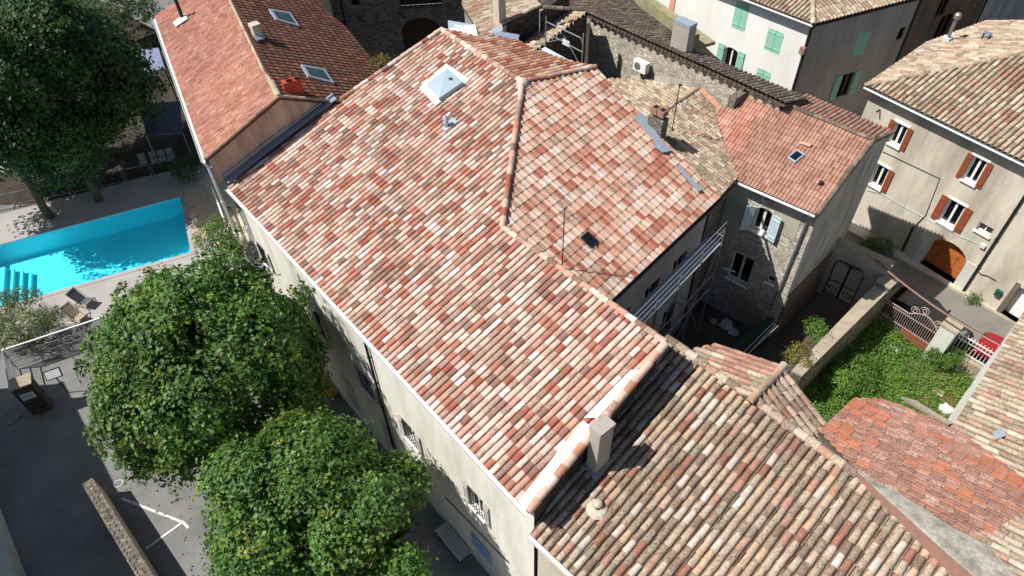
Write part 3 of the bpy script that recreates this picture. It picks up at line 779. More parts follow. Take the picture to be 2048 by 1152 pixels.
# ================================================================== LOWER HOUSE WITH THE WEATHERED ROOF (front right)
low = root('weathered_house', W(25, 3, 0), 'low house at the front right under a broad roof of weathered grey-brown barrel tiles', 'house')
rE1, rE2 = P(1060, 1068, 8.7), P(1148, 1152, 8.7); rT = P(1600, 868, 10.5)
pR = pl3(rE1, rE2, rT); rdir = unit(rE2 - rE1); dr_ = pR.dirxy(np.cross(rdir, Z))
if dr_[2] > 0: dr_ = -dr_
rK = pR.at(1338, 680); r5 = pR.at(1715, 955); r6 = pR.at(2010, 1195)
r0 = rE1; r7 = rE1 + rdir * 22
rl = pR.at(1320, 706)
kx = rE1 + (rK - rE1) * 1.0
poly1 = [r0, r7, r7 + (rK - r0) * 1.0, rK]
ridgeR = unit(rT - rK)
topfar = rK + ridgeR * (((r7 - rK) @ rdir) / (ridgeR @ rdir))
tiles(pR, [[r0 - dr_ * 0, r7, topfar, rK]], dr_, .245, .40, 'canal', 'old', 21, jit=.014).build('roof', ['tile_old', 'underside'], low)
mb = caps(rK - ridgeR * .1, pR.at(1712, 950), .30, 'old', 22, .03, h=.14)
mb.build('ridge_tiles', 'tile_old', low)
FR = Facade(r0 - dr_ * V([.35, .35, 0]), r7 - dr_ * V([.35, .35, 0]), r0 + dr_ * 5)
FR.wall(0, 8.58).build('front_wall', 'plaster_beige', low)
mb = MB(); wallq(FR.pt(0, 0), V([*rK[:2], 0]) - dr_ * .2, 0, 8.6, 10.3); wallq(V([*rK[:2], 0]), V([*topfar[:2], 0]), 0, 10.35, 10.35); mb.build('back_wall', 'stone_grey', low)
gutter(r0 + Z * -.04, r7 + Z * -.04, dr_ * V([1, 1, 0]), low)
# tall grey chimney pillar against the higher house
cb_ = pR.at(1196, 944); ct = 0
chb = [pR.at(1183, 940), pR.at(1192, 950), pR.at(1213, 925), pR.at(1200, 918)]
c0 = P(1205, 860, 10.9); cu = unit(V([U[0], U[1], 0])); cm = M
def chimney(par, c, w, d, z0, z1, mat, ax, cap=True, capmat=None, pots=0, potmat='terracotta', name='chimney', label=None, rim=.06):
    c = V([c[0], c[1], 0]); ay = np.cross(Z, ax); mb = MB()
    mb.cbox(c + Z * z0, w, d, z1 - z0 - .14, ax); ch = mb.build(name, mat, par)
    if label: ch['label'] = label
    if cap:
        mb = MB(); mb.cbox(c + Z * (z1 - .14), w + rim, d + rim, .06, ax); mb.cbox(c + Z * (z1 - .08), w + rim * .2, d + rim * .2, .04, ax); mb.cbox(c + Z * (z1 - .04), w + rim, d + rim, .05, ax)
        mb.build('cap', capmat or mat, ch)
    for k in range(pots):
        off = (k - (pots - 1) / 2) * w / max(1, pots)
        mb = MB(); p = c + V(ax) * off + Z * (z1 - .02); mb.lathe(p, [(.11, 0), (.12, .2), (.09, .2), (.08, .02), (0, .02)], 12); mb.build('pot', potmat, ch)
    return ch
cz = 11.55; cc_ = P(1205, 850, cz)
chimney(low, cc_, .38, .55, pR.z(*cc_[:2]) - .2, cz, 'plaster_grey', U)
mb = MB(); bb = P(1200, 925, 9.6); z_ = pR.up(.1); mb.prism([z_.at(1167, 935), z_.at(1190, 962), z_.at(1200, 950), z_.at(1180, 925)], .05); mb.build('flashing', 'zinc_dark', low)
vc = pR.up(.05).at(1195, 1012); mb = MB(); mb.lathe(vc - Z * .15, [(.11, 0), (.11, .24), (.15, .24), (.15, .34), (.08, .4), (0, .42)], 14); mb.build('vent_cowl', 'mortar', low, smooth=True)
mb = MB(); mb.lathe(pR.up(.04).at(1195, 1018), [(.34, 0), (.26, .08), (.1, .12)], 10); mb.build('vent_base', 'mortar', low)
mb = MB(); z_ = pR.up(.10); 
mb.prism([z_.at(1240, 926), z_.at(1262, 948), z_.at(1298, 928), z_.at(1280, 905)], .03)

# ================================================================== SMALL HIPPED ROOF behind it
hip = root('small_hipped_house', W(20, 9, G2), 'small house with a low hipped tile roof between the weathered roof and the garden', 'house')
h1 = P(1566, 734, 10.55); h2 = P(1503, 800, 10.75); h3 = P(1392, 694, 9.9); h4 = P(1428, 692, 9.85)
pC1 = pl3(h1, h2, h3)
f1 = [pC1.at(*q) for q in ((1384, 700), (1430, 690), (1566, 735), (1507, 803), (1440, 762))]
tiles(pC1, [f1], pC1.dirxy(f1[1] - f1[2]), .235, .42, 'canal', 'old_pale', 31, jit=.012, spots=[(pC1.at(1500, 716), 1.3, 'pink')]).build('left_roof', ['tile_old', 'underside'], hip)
h5 = P(1656, 852, 9.7); pC2 = pl3(h1, h2, h5)
f2 = [pC2.at(*q) for q in ((1566, 735), (1662, 856), (1612, 888), (1507, 803))]
tiles(pC2, [f2], pC2.dirxy(f2[1] - f2[0]), .25, .36, 'canal', 'old', 32, jit=.01).build('right_roof', ['tile_old', 'underside'], hip)
caps(h2 + (h2 - h1) * .05, h1 + (h1 - h2) * .03, .26, 'old_pale', 33, .02).build('ridge_tiles', 'tile_old', hip)
mb = MB()
for a_, b_ in ((f1[1], f1[2]), (f2[0], f2[1]), (f2[1], f2[2]), (f1[0], f1[1])):
    i1 = (sum(f1) + sum(f2)) / 9; A_, B_ = a_ + (i1 - a_) * .05, b_ + (i1 - b_) * .05; wallq(A_, B_, 0, a_[2] - .15, b_[2] - .15)
mb.build('walls', 'stone_grey', hip)

# ================================================================== ORANGE ROOF ANNEX
ann = root('orange_roof_annex', W(27, 9, G2), 'annex with a flat-pitched roof of worn red tiles patched with bright orange ones', 'outbuilding')
d1, d2, d3 = P(1640, 862, 10.45), P(1960, 1105, 10.75), P(1762, 800, 9.75)
pD = pl3(d1, d2, d3)
dd_ = pD.dirxy(pD.at(1800, 900) - pD.at(1700, 850))
fD = [pD.at(*q) for q in ((1637, 862), (1710, 796), (1766, 798), (1905, 852), (2075, 975), (2075, 1130), (2010, 1160), (1720, 948))]
pD1 = [pD.at(*q) for q in ((1637, 862), (1708, 796), (1766, 798), (1905, 852), (2075, 978), (2075, 1060), (1940, 1100), (1716, 946))]
tiles(pD, [pD1], dd_, .135, .36, 'romane', 'orange', 41, jit=.0045,
      spots=[(pD.at(1680, 868), 0.55, 'orange_new'), (pD.at(1725, 820), 0.69, 'orange_new'), (pD.at(1885, 880), 0.22, 'orange_new'), (pD.at(1740, 860), 0.19, 'orange_new'),
             (pD.at(1830, 925), 0.28, 'orange_new'), (pD.at(1880, 935), 0.41, 'orange_new'), (pD.at(1930, 985), 0.39, 'orange_new'), (pD.at(1722, 905), 0.17, 'orange_new'),
             (pD.at(1985, 935), 0.5, 'orange_new'), (pD.at(2030, 965), 0.44, 'orange_new'), (pD.at(1725, 928), 0.17, 'orange_new'), (pD.at(2005, 1070), 0.28, 'orange_new')]).build('roof', ['tile_orange', 'underside'], ann)
pD2 = [pD.at(*q) for q in ((2075, 1005), (2075, 1210), (1985, 1215), (1950, 1090))]
tiles(pD.up(.02), [pD2], dd_, .24, .4, 'canal', 'old_pale', 42, jit=.012).build('old_roof', ['tile_old', 'underside'], ann)
pDm = pD.up(.05); mb = MB(); mb.prism([pDm.at(*q) for q in ((1716, 946), (1790, 985), (1905, 1060), (1975, 1095), (2060, 1190), (1990, 1190), (1895, 1108))], pD.n * .06); mb.build('mortar_verge', 'concrete_grey', ann)
mb = MB(); a_, b_ = pD.at(1714, 948), pD.at(1990, 1190)
n_ = unit(np.cross(b_ - a_, Z)); 
mb.face([a_ + Z * .04, b_ + Z * .04, b_ - Z * 1.3, a_ - Z * .75]); mb.build('side_flashing', 'clay_box', ann)
mb = MB(); c_ = sum(fD) / len(fD)
for i in range(len(pD1)):
    a_, b_ = pD1[i], pD1[(i + 1) % len(pD1)]; A_, B_ = a_ + (c_ - a_) * .02, b_ + (c_ - b_) * .02; wallq(A_, B_, 0, a_[2] - .15, b_[2] - .15)
mb.build('walls', 'stone_grey', ann)
mb = MB(); mb.prism([pDm.at(*q) for q in ((1800, 797), (1826, 803), (1905, 850), (1895, 852), (1830, 815))], .1); mb.build('coping', 'concrete_top', ann)

# ================================================================== HOUSE AT THE RIGHT EDGE
edge = root('edge_house', W(30, 16, G2), 'house at the right edge with pale lichen-covered tiles, next to the garden', 'house')
eE = 7.5; e_a, e_b = P(2075, 580, eE), P(1905, 853, eE)
ed = unit(e_b - e_a); en = V([-ed[1], ed[0], 0]); en = en if en @ U > 0 else -en
pEd = Plane(e_a, np.cross(ed, en + Z * .22)); de = pEd.dirxy(-en)
t1 = e_b + ed * 6
tiles(pEd, [[e_a, t1, t1 + pEd.dirxy(en) * 9, e_a + pEd.dirxy(en) * 9]], de, .25, .40, 'canal', 'old_pale', 51, jit=.014, spots=[(pEd.at(2010, 990), .1, 'pink')]).build('roof', ['tile_old', 'underside'], edge)
FEg = Facade(e_a + en * .12, t1 + en * .12, e_a - en * 5); FEg.wall(G2, eE - .15).build('side_wall', 'plaster_white', edge)
mb = MB(); mb.prism([P(*q, eE - .45) for q in ((1904, 858), (1930, 862), (1992, 746), (1972, 746))], .1); mb.build('parapet', 'plaster_white', edge)
mb = MB(); wallq(e_a + en * .12, e_a + en * 9, G2, eE - .1, eE + 1.7); mb.build('end_wall', 'plaster_white', edge)
mb = MB(); z_ = pEd.up(.12); mb.prism([z_.at(*q) for q in ((1985, 865), (2003, 855), (2012, 872), (1992, 880))], pEd.n * .03); mb.build('flashing', 'zinc', edge)

# ================================================================== RED-ROOFED HOUSE (top left)
red = root('red_roof_house', W(-5, 3, 0), 'house at the top left with a pinkish red roof slope and a stained gable', 'house')
gA, gB = W(-.30, -.32, 0), W(-.30, 6.0, 0)
def gz(z): return z
fl, fr, ft = W(-.3, -.35, 11.40), W(-.3, 6.05, 11.38), W(-.3, 3.32, 12.76)
r_fl = P(310, 30, 11.5); r_ft = P(425, -60, 12.8)
pF1 = pl3(fl, ft, r_fl); pF2 = pl3(ft, fr, P(640, 0, 11.75))
fl2 = pF1.at(300, 8)
p1_ = [fl, ft, pF1.at(440, -40), pF1.at(300, 0)]
tiles(pF1, [[fl, ft, pF1.at(452, -20), pF1.at(390, -20), pF1.at(309, 33)]], pF1.dirxy(fl - ft), .125, .31, 'romane', 'red', 61, jit=.0045).build('left_roof', ['tile_red', 'underside'], red)
d_r = pF2.dirxy(fr - ft)
tiles(pF2, [[ft, fr, pF2.at(762, 142), pF2.at(692, 56), pF2.at(652, 20), pF2.at(640, -15), pF2.at(455, -20)]], d_r, .25, .36, 'roll', 'darkred', 62, spots=[(pF2.at(610, 85), .5, 'darkred')]).build('right_roof', ['tile_red', 'underside'], red)
mb = caps(ft, pF1.at(452, -20), .3, 'old_pale', 63, .03); mb.build('ridge_tiles', 'tile_new', red)
mb = caps(ft + U * .02, fl + U * .02, .2, 'pink', 64, .03); caps(ft, fr, .18, 'old_pale', 65, .02, mb=mb); mb.build('verge_tiles', 'tile_new', red)
mb = MB(); g = lambda m_, z_: W(-.42, m_, z_)
mb.face([g(.5, 0), g(5.9, 0), g(5.9, 11.3), g(3.32, 12.6), g(-.2, 11.3), g(-.2, 9.9), g(.5, 9.9)]); mb.build('gable_wall', 'plaster_gable', red)
mb = MB(); far_ = V([*pF1.at(309, 33)[:2], 0]); nr = W(-.42, .5, 0); wallq(nr, far_ + M * .8, 0, 11.25, 11.3)
ff = V([*pF2.at(762, 142)[:2], 0]); wallq(W(-.42, 5.9, 0), ff, 0, 11.25, pF2.z(*ff[:2]) - .2); mb.build('side_walls', 'plaster_grey', red)
gutter(fl - Z * .05, pF1.at(309, 33) - Z * .05, -M, red, 'gutter_light', .09)
mb = MB(); mb.box(W(-.42, -.75, .0), U * -1.2 + M * 0, M * .5, Z * 10.9); 
downpipe([W(-.55, -.42, 11.2), W(-.5, -.3, 10.9), W(-.45, -.3, .2)], red, 'white_paint', .06)
# blue-grey lead apron between the gable and the big roof
mb = MB(); wp = lambda m_, h_: W(-.05, m_, pL.z(*W(0, m_, 0)[:2]) + h_)
mb.prism([W(-.40, .1, 10.12), W(-.40, 3.3, 11.10), W(-.06, 3.3, 11.08), W(-.06, .1, 10.10)], .05)
mb.prism([W(-.40, 3.3, 11.10), W(-.40, 5.7, 11.80), W(-.06, 5.7, 11.78), W(-.06, 3.3, 11.08)], .05); mb.build('lead_apron', 'zinc_dark', red)
mb = MB(); mb.bar(W(-.37, .1, 10.36), W(-.37, 3.3, 11.32), .06); mb.bar(W(-.37, 3.32, 11.24), W(-.37, 5.7, 11.92), .06); mb.build('apron_rim', 'zinc', red)
# orange double flue, little grey flue, stove pipe, two roof windows
cc_ = pF2.at(588, 184) * V([1, 1, 0]) + Z * (pF2.at(588, 184)[2] + .72); czt = cc_[2]
ch = chimney(red, cc_, .75, .38, czt - 1.2, czt, 'terracotta', unit(P(605, 160, 13.3) - P(570, 170, 13.3)), cap=False, name='chimney')
for k in (-1, 1):
    ax = unit(P(605, 160, 13.3) - P(570, 170, 13.3)); mb = MB(); c_ = cc_ + ax * .18 * k; mb.lathe(c_ + Z * -.01 , [(.14, 0), (.15, .05), (.11, .05), (.10, .01), (0, .012)], 12); mb.build('flue_mouth', 'wood_dark', ch)
cc_ = pF2.at(516, 74); ch = chimney(red, cc_, .36, .36, cc_[2] - .3, cc_[2] + .62, 'plaster_beige', U, capmat='mortar'); 
mb = MB(); z_ = pF2.up(.12); mb.prism([z_.at(*q) for q in ((505, 72), (513, 82), (530, 78), (524, 66))], .04); mb.build('flashing', 'zinc', ch)
sb = pF1.up(.05).at(365, 36); mb = MB(); mb.tube([sb, sb + Z * 1.0], .09, 10); mb.tube([sb + Z * .95, sb + Z * 1.08], .12, 10); sp = mb.build('stove_pipe', 'metal_dark', red)
z_ = pF1.up(.09); mb = MB(); mb.prism([z_.at(*q) for q in ((346, 46), (352, 54), (376, 38), (370, 28))], .03); mb.build('flashing', 'zinc_pale', sp)
for qs in (((538, 17), (552, 38), (600, 52), (580, 24)), ((602, 128), (616, 152), (670, 166), (650, 138))):
    z_ = pF2.up(.12); hs = [z_.at(*q) for q in qs]; mb = MB(); mb.prism([p - pF2.n * .12 for p in hs], pF2.n * .12); sk = mb.build('roof_window', 'zinc', red); c_ = sum(hs) / 4
    mb = MB(); mb.face([c_ + (p - c_) * .76 + pF2.n * .006 for p in hs]); mb.build('pane', 'glass_green', sk)
mb = MB(); sb = pF1.at(322, 8)

# ================================================================== OLD ROOF beside the end slope (behind the big chimney)
old = root('old_roof_house', W(10, 16, G2), 'small house with old straw-coloured tiles squeezed between the big roof and the stone wall', 'house')
o1, o2, o3, o4 = P(1440, 395, 9.75), P(1328, 224, 10.85), P(1395, 179, 10.45), P(1228, 163, 9.6)
pM1 = pl3(o1, o2, o3); pM2 = pl3(o2, o3, o4)
fM1 = [pM1.at(*q) for q in ((1430, 404), (1250, 205), (1328, 222), (1395, 179), (1452, 240), (1478, 352))]
dM = pM1.dirxy(pM1.at(1478, 352) - pM1.at(1452, 240)); dM = pM1.dirxy(pE.dirxy(dropE) + 0)
m1a = [pM1.at(*q) for q in ((1432, 402), (1262, 250), (1395, 179), (1450, 236), (1478, 352))]
tiles(pM1, [m1a], dM, .215, .33, 'canal', 'old_pale', 71, jit=.01, spots=[(pM1.at(1420, 235), .15, 'pink')]).build('lower_roof', ['tile_old', 'underside'], old)
m2a = [pM2.at(*q) for q in ((1262, 262), (1205, 165), (1222, 158), (1300, 162), (1395, 179))]
tiles(pM2, [m2a], pM2.dirxy(o4 - (o2 + o3) / 2 + M * 1.5), .21, .36, 'canal', 'old_pale', 72, jit=.01).build('upper_roof', ['tile_old', 'underside'], old)
caps(o3, o2 + (o2 - o3) * .1, .20, 'old_pale', 73, .02).build('ridge_tiles', 'tile_old', old)
mb = MB(); rr = random.Random(3)
va, vb_ = pM1.up(.12).at(1397, 181), pM1.up(.12).at(1450, 236); ax = unit(vb_ - va); sx = unit(np.cross(ax, pM1.n)); L_ = np.linalg.norm(vb_ - va)
for k in range(5):
    mb.col = pick('pink', rr); mb.box(va + ax * (L_ * k / 5) - sx * .05, ax * (L_ / 5 - .02), sx * .34 * (1 if sx @ M > 0 else -1), pM1.n * .03)
mb.build('verge_tiles', 'clay_pink', old)
mb = MB(); c_ = sum(m1a) / 5
w_a, w_b = V([*o1[:2], 0]) - dM * .3, V([*m1a[4][:2], 0]) - dM * .3
wallq(w_a, w_b, G2, o1[2] - .25, m1a[4][2] - .25); wallq(w_b, V([*m1a[3][:2], 0]), G2, m1a[4][2] - .2, m1a[3][2] - .1); mb.build('walls', 'stone_grey', old)
mb = MB(); z_ = pE.up(.12); mb.prism([z_.at(*q) for q in ((1268, 236), (1283, 226), (1330, 290), (1322, 300))], .05); mb.prism([z_.at(*q) for q in ((1305, 292), (1322, 283), (1345, 302), (1325, 306))], .04)
mb.prism([z_.at(*q) for q in ((1352, 334), (1362, 334), (1404, 380), (1396, 384))], .03); mb.build('flashing', 'zinc', old)
mb = MB(); z_ = pE.up(.18); a_, b_ = z_.at(1284, 232), z_.at(1318, 282); ax = unit(b_ - a_)
cc_ = P(1318, 228, 12.15)
ch = chimney(old, cc_, .72, .42, pM1.z(*cc_[:2]) - .3, 12.15, 'stone_grey', unit(P(1338, 232, 12) - P(1308, 218, 12)), cap=False)
mb = MB(); axc = unit(P(1338, 232, 12) - P(1308, 218, 12)); ayc = np.cross(Z, axc)
for k in (-1, 1):
    c_ = cc_ + axc * .17 * k; mb.cbox(c_ + Z * .0, .30, .36, .26, axc)
pot = mb.build('flue_box', 'clay_box', ch)
mb = MB()
for k in (-1, 1):
    c_ = cc_ + axc * .17 * k + Z * .262; mb.cbox(c_, .2, .24, .004, axc)
mb.build('flue_mouth', 'iron_black', pot)
ab = pM1.at(1344, 262); ar = root('aerial_mast', ab, 'slim aerial mast rising from the old straw-coloured roof behind the twin-flue chimney', 'aerial')
MB().tube([ab, ab + Z * 2.3], .02, 6).build('mast', 'metal_dark', ar)
mb = MB(); c_ = ab + Z * 2.2; dd = unit(V([1., -.2, 0])); x_ = V([-dd[1], dd[0], 0]); mb.bar(c_ - dd * .05, c_ + dd * .1, .05); mb.bar(c_ - dd * .5, c_ + dd * .1, .014)
for k in range(7): e_ = c_ - dd * (.08 * k); mb.bar(e_ - x_ * .12, e_ + x_ * .12, .007)
mb.build('antenna', 'metal_dark', ar)

# ================================================================== LONG STONE RANGE (grey roof, rubble wall)
rng_ = root('stone_range', W(7, 21, G2), 'long rubble-stone range with a narrow grey tiled roof running behind the old roofs', 'house')
HZ = 11.45
h_a, h_b, h_c = P(1178, 30, HZ), P(1560, 204, HZ), P(1600, 190, HZ - .62)
hd = unit(h_b - h_a); hn = V([-hd[1], hd[0], 0]); pH = pl3(h_a, h_b, h_c)
hdn = pH.dirxy(hn)
far1, far2 = pH.at(1400, 108), pH.at(1610, 194)
tH = [h_a - hd * .2, h_b + hd * .15, pH.at(1612, 192), pH.at(1400, 108), pH.at(1282, 28)]
tiles(pH, [[h_a - hd * .3, h_b + hd * .25, pH.at(1620, 200), pH.at(1400, 108), pH.at(1276, 14)]], hdn, .235, .38, 'canal', 'grey', 81, jit=.016).build('roof', ['tile_dark', 'underside'], rng_)
tN = [pH.at(*q) for q in ((1176, 29), (1280, 18), (1200, -30), (1020, -30), (1062, 0), (1085, 12))]
tiles(pH, [[pH.at(*q) for q in ((1170, 27), (1278, 16), (1230, -40), (1040, -40), (1060, 2), (1100, 18))]], hdn, .235, .38, 'canal', 'grey', 82, jit=.012).build('far_roof', ['tile_dark', 'underside'], rng_)
FH = Facade(h_a + hn * .12, h_b + hn * .12, h_a - hn * 5)
FH.wall(0, HZ - .12).build('stone_wall', 'stone_pale', rng_)
q_ = FH.px(1200, 150); q2_ = FH.px(1480, 200)
mb = MB(); A_ = FH.px(1275, 150); mb.face([FH.pt(*FH.px(1262, 150), .02), FH.pt(*FH.px(1262, 172), .02), FH.pt(*FH.px(1400, 190), .02), FH.pt(*FH.px(1400, 165), .02), FH.pt(*FH.px(1330, 152), .02)])
mb.build('render_patch', 'plaster_taupe', rng_)
mb = MB()                                   # open tile ends along the top of the wall
rr = random.Random(9); kN = int(np.linalg.norm(h_b - h_a) / .47)
for k in range(kN):
    c_ = h_a + hd * (.2 + .47 * k) + hn * .06 + Z * -.04; col = pick('grey', rr); N = 6
    ra = [c_ + hd * math.cos(math.pi * t / N) * .12 - Z * math.sin(math.pi * t / N) * .12 - hn * .16 for t in range(N + 1)]; rb = [p + hn * .3 for p in ra]
    for t in range(N): mb.face([ra[t], ra[t + 1], rb[t + 1], rb[t]], col)
mb.build('eaves_tiles', 'tile_dark', rng_)
mb = MB(); w1_, w2_ = pH.at(1400, 108), pH.at(1610, 194); 
mb.face([V([*w1_[:2], 0]), V([*w2_[:2], 0]), w2_ - Z * .15, w1_ - Z * .15]); w0_ = pH.at(1276, 14); mb.face([V([*w0_[:2], 0]), V([*w1_[:2], 0]), w1_ - Z * .15, w0_ - Z * .15]); mb.build('rear_wall', 'stone_grey', rng_)
# rendered return at the right end of the rubble wall, with a clay tile flashing on the pink roof
mb = MB(); e0_, e1_ = FH.px(1488, 190), FH.px(1560, 210)
cr = FH.pt(FH.L * .825, 0); mb.box(V([cr[0], cr[1], 8.6]) - hn * .9, hd * .35, hn * 1.0, Z * (HZ - 8.85)); mb.build('buttress', 'stone_grey', rng_)
cc_ = P(1368, 62, 13.15)
cb_ = pH.at(1362, 100); chimney(rng_, cb_, .95, .55, cb_[2] - .4, cb_[2] + 1.45, 'plaster_grey', hd, capmat='zinc', rim=.02)
# air conditioner on the rubble wall
aq = FH.px(1290, 128); ac = root('air_conditioner', FH.pt(aq[0], aq[1] - .3, .2), 'white air conditioner unit mounted on the sunlit rubble wall', 'air conditioner')
mb = MB(); FH.slab(mb, aq[0] - .40, aq[0] + .40, aq[1] - .27, aq[1] + .27, .12, .32); mb.build('case', 'white_paint', ac)
mb = MB(); c_ = FH.pt(aq[0] - .12, aq[1], .445)
ri = [c_ + FH.d * math.cos(a) * .2 + Z * math.sin(a) * .2 for a in np.linspace(0, 2 * math.pi, 17)[:-1]]; mb.face(ri); mb.build('fan_grille', 'metal_grey', ac)
mb = MB(); 
for s_ in (-.3, .3): mb.bar(FH.pt(aq[0] + s_, aq[1] - .28, .0), FH.pt(aq[0] + s_, aq[1] - .28, .42), .04)
mb.build('bracket', 'metal_dark', ac)
mb = MB(); q_ = FH.px(1238, 125); mb.tube([FH.pt(q_[0], q_[1], .06), FH.pt(q_[0], q_[1] - 1.6, .06)], .03, 6); mb.build('downpipe', 'metal_grey', rng_)

# ================================================================== NARROW HOUSE WITH PINK ROOF (middle right)
mid = root('pink_roof_house', W(15, 19, G2), 'narrow tall house with a pinkish tiled roof and a window with pale blue shutters', 'house')
LZ = 9.5
l_a, l_b, l_r = P(1474, 361, LZ), P(1637, 431, LZ), P(1749, 282, 11.0)
pL1 = pl3(l_a, l_b, l_r); ldir = unit(l_b - l_a); lout = V([ldir[1], -ldir[0], 0]); lout = lout if lout @ M < 0 else -lout
l_rr = P(1786, 266, 10.45); l_rl = P(1571, 210, 11.0)
dL = pL1.dirxy(lout)
fL1 = [pL1.at(*q) for q in ((1474, 362), (1637, 432), (1751, 281), (1571, 208), (1540, 192), (1448, 205), (1440, 240))]
fL1 = [pL1.at(*q) for q in ((1474, 362), (1637, 432), (1751, 281), (1571, 208), (1500, 178), (1430, 225))]
tiles(pL1, [fL1], dL, .155, .33, 'romane', 'pink', 91, spots=[(pL1.at(1462, 250), .9, 'red'), (pL1.at(1470, 290), .6, 'red'), (pL1.at(1500, 225), .7, 'red')]).build('front_roof', ['tile_red', 'underside'], mid)
pL2 = pl3(l_r, l_rl, l_rr)
fL2 = [pL2.at(*q) for q in ((1571, 208), (1749, 282), (1788, 264), (1612, 190))]
tiles(pL2, [fL2], pL2.dirxy(-lout), .2, .36, 'canal', 'pink', 92, jit=.004).build('rear_roof', ['tile_old', 'underside'], mid)
mb = caps(pL1.at(1545, 198), l_r, .22, 'grey', 93, .03, h=.08); caps(l_r + ldir * -.06, l_b + ldir * -.06, .2, 'grey', 94, .03, h=.08, mb=mb); caps(l_r, l_rr, .2, 'grey', 95, .02, mb=mb); mb.build('ridge_tiles', 'tile_dark', mid)
lin_ = V([*(-lout)[:2], 0]) * .3
FL = Facade(l_a + lin_ - ldir * .6, l_b + lin_ - ldir * .08, l_a + lout * 5)
wU = FL.rect((1514, 412), (1546, 428), (1535, 468), (1500, 452)); wU = FL.hole([FL.px(1502, 455)[0], FL.px(1533, 470)[0], FL.px(1515, 463)[1], FL.px(1530, 417)[1]], .22)
wD = FL.hole([FL.px(1447, 557)[0] + .12, FL.px(1490, 570)[0] + .1, FL.px(1470, 562)[1], FL.px(1476, 506)[1]])
wS = FL.hole([FL.px(1533, 560)[0], FL.px(1547, 566)[0], FL.px(1540, 566)[1], FL.px(1543, 552)[1]])
vS = FL.hole([FL.px(1530, 398)[0], FL.px(1547, 404)[0], FL.px(1540, 404)[1], FL.px(1540, 394)[1]])
FL.wall(0, LZ - .1, depth=.25).build('front_wall', 'stone_light', mid)
zc = FL.px(1560, 470)[1]; mb = MB()
for x0_, x1_, z0_, z1_ in ((0, wU[0] - .5, 5.2, LZ - .12), (wU[1] + .0, FL.L - .55, zc + .05, LZ - .12), (wU[0] - .5, wU[1], wU[3] + .0, LZ - .12)):
    F = FL; 
    if x1_ - x0_ > .1 and not (x0_ < vS[0] < x1_ and z0_ < vS[2]): FL.slab(mb, x0_, x1_, z0_, z1_, .004, .012)
mb.build('render_coat', 'plaster_taupe', mid)
window(FL, mid, wU, depth=.2, mull=1, glass='glass_dark', arch=0)
window(FL, mid, wD, depth=.2, mull=1, frame='white_paint')
window(FL, mid, wS, depth=.18, mull=0, frame='white_paint', fw=.03)
sh_w = (wU[1] - wU[0]) * .58
def swung(F, par, hinge, w, c, d, ang, col, side):
    mb = MB(); dv = F.d * math.cos(ang) * side + F.n * math.sin(ang); nn = np.cross(dv, Z); p0 = F.pt(hinge, c, .03); k = 4
    for i in range(k): mb.box(p0 + dv * (w * i / k + .005), dv * (w / k - .01), nn * .035, Z * (d - c - (.05 if i in (0,) else 0)))
    for zz in (.15, .8): mb.box(p0 + dv * .02 + Z * (d - c) * zz + nn * .036, dv * (w - .04), nn * .02, Z * .07)
    return mb.build('shutter', col, par)
swung(FL, mid, wU[1] + .03, sh_w, wU[2] - .1, wU[3] - .05, math.radians(14), 'shutter_blue', 1)
swung(FL, mid, wU[0] - .03, sh_w, wU[2] - .1, wU[3] - .05, math.radians(38), 'shutter_blue', -1)
gutter(l_a - Z * .05 - ldir * .1, l_b - Z * .05 - ldir * .12, lout, mid, 'gutter_light')
gq = FL.px(1618, 440); downpipe([l_b - ldir * .35 - Z * .08 + lout * .08, FL.pt(FL.L - .3, 8.9, .08), FL.pt(FL.L - .42, 4.0, .08), FL.pt(FL.L - .5, 3.3, .12)], mid, 'metal_grey')
FS = Facade(FL.b, V([*l_rr[:2], 0]) - ldir * .1, FL.b + ldir * 5)
mb = MB(); ridx = ((l_r - FS.a) @ FS.d); lt = 4.35
FS_top = [(0, LZ - .1), (ridx, 10.9), (FS.L, 10.3)]
mb.face([FS.pt(0, lt), FS.pt(FS.L, lt), FS.pt(FS.L, 10.3), FS.pt(ridx, 10.88), FS.pt(0, LZ - .1)]); mb.build('side_wall', 'plaster_side', mid)
mb = MB(); FS.slab(mb, 0, FS.L, 0, lt - .004, -.25, .32); mb.build('plinth_wall', 'plaster_brown', mid)
mb = MB(); wallq(FS.b, FS.b - ldir * 5, 0, 10.3, 10.3); wallq(FS.b - ldir * 5, FL.a, 0, 10.2, 9.3); mb.build('rear_wall', 'plaster_side', mid)
z_ = pL1.up(.10); hs = [z_.at(*q) for q in ((1574, 314), (1590, 325), (1610, 308), (1594, 298))]
mb = MB(); mb.prism([p - pL1.n * .1 for p in hs], pL1.n * .1); rw = mb.build('roof_window', 'zinc', mid); c_ = sum(hs) / 4
mb = MB(); mb.face([c_ + (p - c_) * .74 + pL1.n * .006 for p in hs]); mb.build('pane', 'glass_blue', rw)
vb = pL1.up(.03).at(1641, 368); mb = MB(); mb.lathe(vb, [(.1, 0), (.1, .12), (.0, .2)], 10); mb.build('vent_cap', 'metal_dark', mid)
mb = caps(pL1.up(.06).at(1600, 285), pL1.up(.06).at(1620, 292), .16, 'red', 97, 0, step=.5); mb.build('loose_tile', 'clay_pink', mid)

